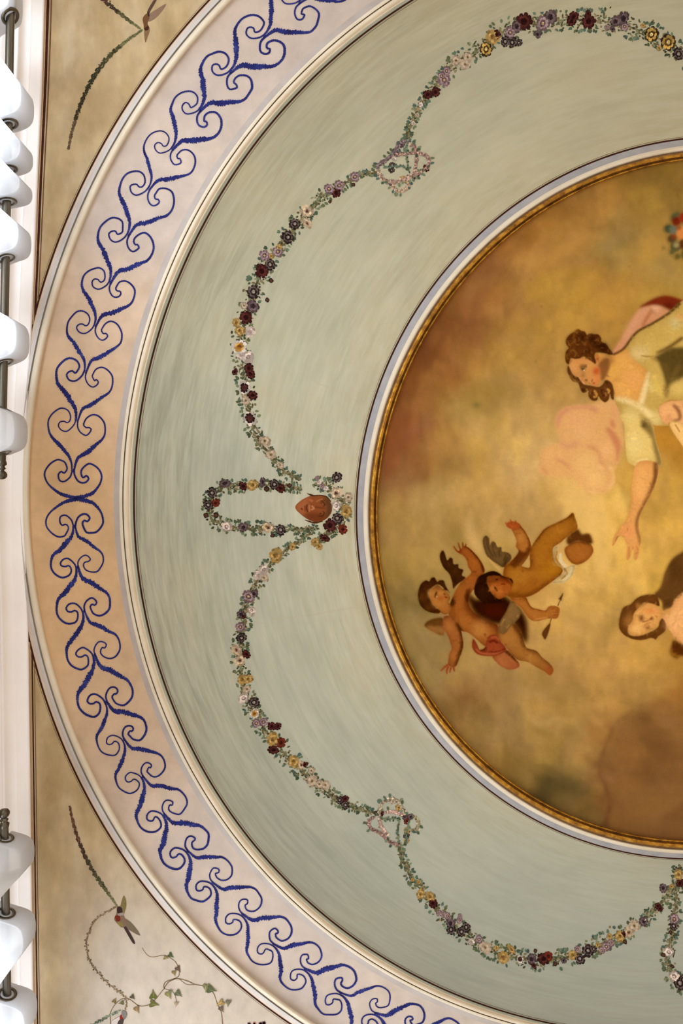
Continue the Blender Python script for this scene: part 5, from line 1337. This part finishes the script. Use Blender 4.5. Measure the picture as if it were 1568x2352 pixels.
# ---- bearded mask painted above the looped garland
mb = Board(665, 1105, 110, 115, 2.0)
mb.rgb[:] = lin((150, 88, 50))
CM = cr((440, 1040), 3.92)
mb.begin()
face = CM([(932, 490), (985, 430), (1060, 392), (1140, 380), (1215, 405), (1260, 470), (1255, 540), (1205, 598), (1130, 622), (1060, 606), (985, 555)])
mb.poly(face, (146, 82, 46), .8)
mb.seal()
mb.poly(CM([(932, 490), (985, 430), (1050, 400), (1040, 500), (1040, 590), (985, 555)]), (176, 106, 66), 4, .8, True)
mb.poly(CM([(1180, 400), (1270, 440), (1270, 560), (1190, 610), (1215, 500)]), (84, 60, 36), 4, .85, True)
mb.poly(CM([(1000, 560), (1080, 540), (1200, 560), (1190, 610), (1100, 630)]), (104, 50, 24), 4, .7, True)
for a, w, c in [([(1040, 465), (1035, 500), (1045, 535)], [3, 4, 3], (78, 34, 18)), ([(1060, 470), (1062, 530)], [3, 3], (196, 126, 84)), ([(985, 500), (1000, 515)], [4, 4], (92, 44, 22)), ([(1150, 425), (1180, 440), (1200, 470), (1180, 485)], [2, 3, 3, 2], (70, 40, 22)), ([(1140, 570), (1175, 570), (1195, 545), (1180, 525)], [2, 3, 3, 2], (70, 36, 20)),
                ([(1080, 478), (1100, 500), (1075, 515)], [3, 5, 3], (206, 140, 92)), ([(1110, 490), (1200, 500)], [5, 4], (120, 62, 34)), ([(1020, 475), (1022, 530)], [3, 3], (120, 56, 30)), ([(1160, 455), (1175, 450)], [2.5, 2.5], (52, 30, 18)), ([(1150, 550), (1168, 548)], [2.5, 2.5], (52, 28, 16)), ([(1120, 440), (1180, 415)], [3, 3], (182, 116, 72)), ([(1090, 440), (1060, 420)], [6, 4], (186, 112, 66))]:
    mb.line(CM(a), w, c, .8, .85, True)
mb.clip = None
for a in ([(1040, 365), (1080, 385), (1140, 385)], [(1060, 370), (1110, 392)], [(1020, 605), (1080, 625), (1140, 625)], [(1050, 612), (1110, 632), (1180, 615)], [(1140, 380), (1210, 395), (1255, 440)]):
    mb.line(CM(a), [1.5, 3, 2], (70, 48, 30), .6)
mm = mb.end()
mb.rgb *= np.array([.82, .76, .70])
def board_patch(name, b, m_, parent, st=1.0, label=None):
    ys, xs = np.where(m_ > .4)
    us = np.arange(xs.min(), xs.max() + 1, st); vs_ = np.arange(ys.min(), ys.max() + 1, st)
    cx = np.clip((us[:-1] + st / 2).astype(int), 0, b.w - 1); cy = np.clip((vs_[:-1] + st / 2).astype(int), 0, b.h - 1)
    keep = m_[cy][:, cx] > .4
    U, Vv = np.meshgrid(us, vs_)
    ny, nx = U.shape
    idx = np.arange(nx * ny).reshape(ny, nx)
    F = np.stack([idx[:-1, :-1], idx[:-1, 1:], idx[1:, 1:], idx[1:, :-1]], -1)[keep]
    used = np.unique(F); remap = np.full(nx * ny, -1); remap[used] = np.arange(len(used))
    xi = np.clip(U.ravel()[used].astype(int), 0, b.w - 1); yi = np.clip(Vv.ravel()[used].astype(int), 0, b.h - 1)
    u = U.ravel()[used] / b.s + b.x0; v = Vv.ravel()[used] / b.s + b.y0
    return link(name, mesh(name, on_ceiling(u, v, .0009), remap[F], M['canvas'], cols=b.rgb[yi, xi]), parent, **({'label': label} if label else {}))
board_patch('painted_mask', mb, mm, dome, 1.0, 'reddish brown face mask crowned with flowers')

# ================================================================ BIRDS, SPRIGS AND IVY ON THE CORNERS
flatn = [0]
def flat_obj(name, parts, parent, label=None, sub=None):
    """parts: list of (px polygon, colour, smooth); joined into one painted piece"""
    V, F, C = [], [], []
    for k, (pts, col) in enumerate(parts):
        q, tr = fill(pts, True, 2.5)
        b = len(V)
        flatn[0] += 1
        V += list(P(q[:, 0], q[:, 1], np.full(len(q), ZC - .0012 - .00007 * flatn[0])))
        F += [tuple(int(x) + b for x in t) for t in tr]
        C += [lin(np.array(col))] * len(q)
    return link(name, mesh(name, V, F, M['vc'], cols=np.array(C)), parent, **({'label': label} if label else {}))

T8 = cr((140, 0), 5.6); B6 = cr((0, 1752), 2.6133); V7 = cr((200, 2252), 4.356)
bird = root('painted_bird', 'brown hummingbird in the upper left corner'); bird.parent = ceiling
flat_obj('wing', [(T8([(1122, 272), (1140, 180), (1230, 118), (1350, 50), (1290, 150), (1200, 242)]), (132, 104, 84))], bird)
flat_obj('wing', [(T8([(1072, 382), (1130, 345), (1138, 400), (1110, 480), (1082, 545)]), (126, 96, 66))], bird)
flat_obj('tail', [(T8([(1108, 150), (1190, 5), (1228, 0), (1145, 150), (1135, 205)]), (84, 62, 52))], bird)
flat_obj('body', [(T8([(1050, 240), (1085, 185), (1128, 170), (1135, 230), (1112, 300), (1132, 350), (1112, 392), (1070, 382), (1062, 320)]), (104, 72, 46)), (T8([(1072, 365), (1120, 335), (1125, 380), (1085, 392)]), (64, 40, 26)), (T8([(1108, 150), (1130, 160), (1138, 205), (1120, 210)]), (58, 38, 32))], bird)
bird2 = root('painted_bird', 'hummingbird with a red throat above the ivy, lower left'); bird2.parent = ceiling
flat_obj('wing', [(B6([(728, 905), (722, 865), (742, 798), (758, 850), (742, 908)]), (120, 104, 62))], bird2)
flat_obj('wing', [(B6([(733, 935), (770, 948), (812, 990), (840, 1037), (785, 1010), (740, 975)]), (112, 96, 76))], bird2)
flat_obj('tail', [(B6([(738, 978), (758, 985), (808, 1075), (796, 1082), (750, 1005)]), (62, 48, 44))], bird2)
flat_obj('body', [(B6([(703, 866), (728, 866), (738, 905), (748, 935), (762, 968), (735, 990), (708, 970), (685, 938), (698, 905)]), (122, 96, 78)), (B6([(704, 868), (728, 868), (734, 898), (706, 902)]), (58, 42, 38)), (B6([(690, 920), (716, 918), (722, 945), (700, 952)]), (110, 44, 30)), (B6([(706, 955), (735, 958), (738, 984), (715, 976)]), (130, 112, 60)), (B6([(710, 905), (738, 900), (742, 914), (712, 918)]), (150, 132, 118))], bird2)
bird3 = root('painted_bird', 'pale bird with a red throat at the bottom edge'); bird3.parent = ceiling
flat_obj('body', [(V7([(245, 420), (300, 375), (345, 360), (350, 400), (320, 470), (300, 560), (240, 560)]), (196, 178, 168)), (V7([(330, 350), (365, 345), (360, 390), (330, 395)]), (130, 42, 34)), (V7([(345, 305), (385, 310), (398, 350), (375, 390), (350, 360)]), (120, 112, 104)), (V7([(310, 410), (365, 385), (355, 440), (330, 540), (290, 540)]), (74, 60, 56))], bird3)

def sprig(name, label, path, w, cols, dens, tip, parent=ceiling):
    fo = Foliage()
    fo.stroke(path, [.7, 1.0, .8], cols[0], .0010)
    s = crom(path, False, 2.2)
    n = len(s)
    t = np.gradient(s, axis=0); t /= np.linalg.norm(t, axis=1)[:, None] + 1e-9
    for i in range(n):
        f = i / n
        ww = float(np.interp(f, np.linspace(0, 1, len(w)), w))
        col = cols[min(len(cols) - 1, int(f * len(cols)))]
        ang = math.atan2(t[i, 1], t[i, 0])
        clump = .3 + .7 * abs(math.sin(i * 2.2 / 15 * math.pi)) ** .7
        for _ in range(dens):
            sd = random.choice((-1, 1))
            o = sd * ww * random.uniform(0, .8) * clump
            fo.leaf(s[i, 0] - t[i, 1] * o, s[i, 1] + t[i, 0] * o, random.uniform(3, 6), random.uniform(2, 3.6), ang + sd * random.uniform(.3, 1.3) * tip, np.array(col) * random.uniform(.8, 1.25), .0012 + .0003 * random.random())
    o = fo.build(name, parent, True, kind='stuff', label=label)
    return o
DG, BR = (74, 72, 46), (86, 56, 44)
sprig('leaf_sprig', 'long curved leafy sprig held by the upper left bird', [(326, 69), (310, 80), (285, 98), (245, 135), (210, 185), (185, 240), (167, 295), (157, 342)], [1.5, 4, 6.5, 7, 7, 6, 4, 2], [(96, 92, 60), (66, 62, 40), (52, 50, 34), (58, 50, 36), (92, 72, 54)], 5, 1)
sprig('leaf_sprig', 'short leafy sprig at the top edge, held by the upper left bird', [(321, 65), (300, 50), (282, 36), (262, 20), (245, 4), (225, -16)], [1.5, 4, 5, 6.5, 9, 10], [(96, 92, 60), (80, 74, 48), (64, 50, 38), (78, 50, 42)], 5, 1)
sprig('leaf_sprig', 'upright reddish sprig above the lower left bird', B6([(418, 262), (432, 330), (450, 400), (480, 490), (530, 600), (590, 700), (650, 785), (700, 858)]), [1.5, 3.5, 5, 5.5, 6, 6, 4, 1], [(104, 74, 58), (92, 64, 50), (76, 58, 46), (70, 62, 46), (78, 76, 52), (100, 96, 64)], 5, -1)
sprig('leaf_sprig', 'thin drooping twig hanging from the lower left bird', B6([(702, 864), (640, 895), (580, 940), (535, 1010), (520, 1100), (540, 1190), (590, 1262), (660, 1335), (735, 1390), (762, 1440), (750, 1480)]), [1, 4, 5, 6, 6, 6, 7, 7, 6, 3], [(128, 104, 78), (106, 90, 66), (118, 98, 72)], 1, 1)
sprig('leaf_sprig', 'grey green sprig at the bottom edge beside the pale bird', V7([(330, 300), (270, 330), (200, 365), (120, 410), (40, 450)]), [3, 4, 5, 5, 4], [(112, 116, 96), (92, 96, 80)], 2, 1)

ivy = root('ivy_vine', 'trailing ivy with heart shaped leaves in the lower left corner'); ivy.parent = ceiling
fo = Foliage()
STEM = (122, 98, 74)
for p, w in [(V7([(240, 520), (233, 400), (235, 320), (280, 240), (340, 190), (400, 180), (450, 205), (510, 250), (570, 255), (630, 235), (690, 180), (750, 105), (770, 85)]), [1.1, 1.0, 1.0]),
             (B6([(985, 1358), (983, 1335), (1000, 1312), (1060, 1296), (1120, 1308), (1170, 1330), (1235, 1345), (1280, 1382), (1305, 1450), (1328, 1500), (1338, 1600)]), [1.2, 1.2, 1.0, 1.2]),
             (B6([(985, 1352), (1010, 1318), (1045, 1298), (1075, 1272), (1062, 1210), (1035, 1180), (985, 1156), (915, 1166), (880, 1150), (852, 1110)]), [1.2, 1.0, .8, .5]), (B6([(1075, 1298), (1120, 1330), (1165, 1332)]), [.7]), (B6([(985, 1355), (1040, 1378), (1060, 1430)]), [.7])]:
    fo.stroke(p, w, STEM, .0010)
fo.build('stem', ivy, True)
HEART = np.array([(0, 0), (-.18, .30), (-.08, .50), (.12, .52), (.42, .34), (.70, .14), (1.15, 0), (.70, -.14), (.42, -.34), (.12, -.52), (-.08, -.50), (-.18, -.30)])
for k, (x, y, L, a, c) in enumerate([(1015, 1150, 30, 35, (72, 78, 52)), (985, 1168, 26, 15, (128, 112, 72)), (1062, 1228, 34, 55, (96, 74, 62)), (1042, 1252, 28, 75, (122, 102, 66)), (918, 1412, 46, -92, (92, 92, 48)), (905, 1445, 46, 12, (98, 96, 54)), (788, 1400, 28, 45, (84, 74, 56)), (682, 1438, 26, -62, (110, 92, 58)), (738, 1440, 26, 170, (96, 92, 62)), (815, 1470, 36, 62, (132, 106, 72)),
                                     (1005, 1380, 40, 62, (124, 116, 74)), (1058, 1378, 40, 38, (92, 92, 66)), (1058, 1440, 26, 100, (150, 128, 104)), (1236, 1335, 42, 92, (120, 112, 78)), (1250, 1358, 48, 15, (84, 88, 60)), (1335, 1436, 40, 148, (148, 122, 74)), (1370, 1430, 34, 95, (104, 96, 74)), (1322, 1470, 32, 55, (98, 82, 68)), (1018, 1375, 20, -20, (104, 104, 72))]):
    a = math.radians(a)
    (cx, cy), = B6([(x, y)])
    l = L / 2.6133
    ca, sa = math.cos(a), math.sin(a)
    pts = [(cx + ca * hx * l - sa * hy * l * .95, cy + sa * hx * l + ca * hy * l * .95) for hx, hy in HEART]
    rib = [(cx + ca * hx * l - sa * hy * l, cy + sa * hx * l + ca * hy * l) for hx, hy in [(-.02, .03), (.5, .16), (1.1, .0), (.5, -.02)]]
    flat_obj('ivy_leaf', [(pts, c), (rib, tuple(min(255, int(v * 1.22)) for v in c))], ivy)
fo = Foliage()
for x, y, r, c in [(572, 2352, 6, (112, 92, 84)), (584, 2351, 6, (176, 120, 92)), (598, 2352, 7, (104, 70, 74)), (606, 2350, 6, (96, 62, 66))]:
    for k in range(5):
        fo.leaf(x + 2 * math.cos(k * 1.26), y + 2 * math.sin(k * 1.26), r, r * .8, k * 1.26, c)
fo.build('painted_blossom', ceiling, True, label='purple and orange blossoms at the bottom edge')

# ================================================================ CURTAINS AND RODS AT THE LEFT WALL
ZR = ZC - .21
def rodpt(u, v):
    return P(np.array([u]), np.array([v]), np.array([ZR]))[0]

def tube(p0, p1, r, n=20):
    p0, p1 = Vector(p0), Vector(p1)
    d = (p1 - p0).normalized()
    a = d.orthogonal().normalized(); b = d.cross(a)
    V, F = [], []
    for p in (p0, p1):
        for k in range(n):
            t = 2 * math.pi * k / n
            V.append(p + a * r * math.cos(t) + b * r * math.sin(t))
    for k in range(n):
        F.append((k, (k + 1) % n, n + (k + 1) % n, n + k))
    F.append(tuple(range(n))[::-1]); F.append(tuple(range(n, 2 * n)))
    return V, F

def lathe(p0, d, prof, n=20):
    p0, d = Vector(p0), Vector(d).normalized()
    a = d.orthogonal().normalized(); b = d.cross(a)
    V, F = [], []
    for s, r in prof:
        for k in range(n):
            t = 2 * math.pi * k / n
            V.append(p0 + d * s + a * r * math.cos(t) + b * r * math.sin(t))
    for j in range(len(prof) - 1):
        for k in range(n):
            F.append((j * n + k, j * n + (k + 1) % n, (j + 1) * n + (k + 1) % n, (j + 1) * n + k))
    return V, F

def torus_mesh(R=.027, r=.0062, n=28, m=10):
    V, F = [], []
    for i in range(n):
        a = 2 * math.pi * i / n
        for j in range(m):
            b = 2 * math.pi * j / m
            V.append(((R + r * math.cos(b)) * math.cos(a), (R + r * math.cos(b)) * math.sin(a), r * .7 * math.sin(b)))
    for i in range(n):
        for j in range(m):
            F.append((i * m + j, ((i + 1) % n) * m + j, ((i + 1) % n) * m + (j + 1) % m, i * m + (j + 1) % m))
    return mesh('eyelet', V, F, M['steel'], smooth=True)
EYE = torus_mesh()

def curtain_set(rod_a, rod_b, eyelets, side0, label_rod, label_cur, brackets, amp, flat=()):
    a, b = rodpt(*rod_a), rodpt(*rod_b)         # a = finial end
    d = (b - a) / np.linalg.norm(b - a)
    rr = root('curtain_rod', label_rod, 'curtain rod', loc=(0, 0, 0))
    V, F = tube(a, b, .0135)
    link('pole', mesh('pole', V, F, M['steel'], smooth=False), rr)
    V, F = lathe(a, -d, [(-.004, .015), (.004, .0165), (.008, .0165), (.011, .011), (.015, .0105), (.019, .0135), (.022, .0135), (.0245, .009), (.028, .0095), (.033, .0155), (.040, .0185), (.048, .0180), (.055, .0125), (.0575, .005), (.058, .0)])
    link('finial', mesh('finial', V, F, M['steel'], smooth=True), rr)
    for vpx in brackets:
        t = (vpx - rod_a[1]) / (rod_b[1] - rod_a[1])
        q = a + (b - a) * t
        V, F = tube((q[0], q[1], q[2] + .012), (WX, q[1], q[2] + .012), .008, 12)
        link('bracket', mesh('bracket', V, F, M['steel']), rr)
    # plan of the cloth: through the eyelets, swinging to the room and to the wall in turn
    cu = root('curtain', label_cur, 'curtain')
    plan = []
    ey = []
    for i, v in enumerate(eyelets):
        t = (v - rod_a[1]) / (rod_b[1] - rod_a[1])
        q = a + (b - a) * t
        ey.append(q)
        plan.append((q[0], q[1]))
        if i + 1 < len(eyelets):
            t2 = (eyelets[i + 1] - rod_a[1]) / (rod_b[1] - rod_a[1])
            q2 = a + (b - a) * t2
            mid = (q + q2) / 2
            room = (i % 2 == 0) == side0
            w = abs(q2[1] - q[1])
            dx = ((.015 if i in flat else amp) if room else -.075)
            k = .30 * w
            sg = 1 if q2[1] > q[1] else -1
            plan.append((mid[0] + dx * .82, mid[1] - sg * k * 1.1))
            plan.append((mid[0] + dx, mid[1]))
            plan.append((mid[0] + dx * .82, mid[1] + sg * k * 1.1))
    s = crom(np.array(plan), False, .006)
    zs = [ZR + .050, ZR + .048, ZR + .02, ZR - .02, ZR - .1, ZR - .4, ZR - 1.0, ZR - 2.0, .25]
    n = len(s)
    V = []
    for k, z in enumerate(zs):
        V.append(np.stack([s[:, 0], s[:, 1], np.full(n, z)], -1))
    V = np.concatenate(V)
    i = np.arange(n - 1)
    F = np.concatenate([np.stack([k * n + i, k * n + i + 1, (k + 1) * n + i + 1, (k + 1) * n + i], -1) for k in range(len(zs) - 1)])
    link('cloth', mesh('cloth', V, F, M['cloth'], smooth=True), cu)
    # folded hem along the top
    H = []
    t = np.gradient(s, axis=0); t /= np.linalg.norm(t, axis=1)[:, None]
    for o, z in ((-.0018, ZR + .051), (-.0018, ZR - .045), (.0018, ZR - .045), (.0018, ZR + .051)):
        H.append(np.stack([s[:, 0] - t[:, 1] * o, s[:, 1] + t[:, 0] * o, np.full(n, z)], -1))
    Fh = np.concatenate([np.stack([k * n + i, k * n + i + 1, ((k + 1) % 4) * n + i + 1, ((k + 1) % 4) * n + i], -1) for k in (0, 2, 3)])
    link('hem', mesh('hem', np.concatenate(H), Fh, M['cloth'], smooth=False), cu)
    for q in ey:
        j = int(np.argmin((s[:, 0] - q[0]) ** 2 + (s[:, 1] - q[1]) ** 2))
        nrm = Vector((-t[j, 1], t[j, 0], 0))
        o = bpy.data.objects.new('eyelet', EYE); COL.objects.link(o); o.parent = cu
        o.location = (q[0], q[1], q[2])
        o.rotation_euler = nrm.to_track_quat('Z', 'Y').to_euler()
    return rr, cu

curtain_set((3.5, 1062), (32, -380), [1042, 938, 832, 726, 592, 505, 462, 405, 388, 318, 284, 185, 38, -60, -170, -290], True,
            'brushed steel curtain rod over the upper window', 'bright white eyelet curtain hanging at the upper window', (-330,), .061, (12,))
curtain_set((9.5, 1897), (24, 2760), [1925, 2020, 2098, 2200, 2284, 2390, 2470, 2560, 2660], True,
            'brushed steel curtain rod over the lower window with ball finial', 'translucent cream eyelet curtain hanging at the lower window', (2700,), .076)
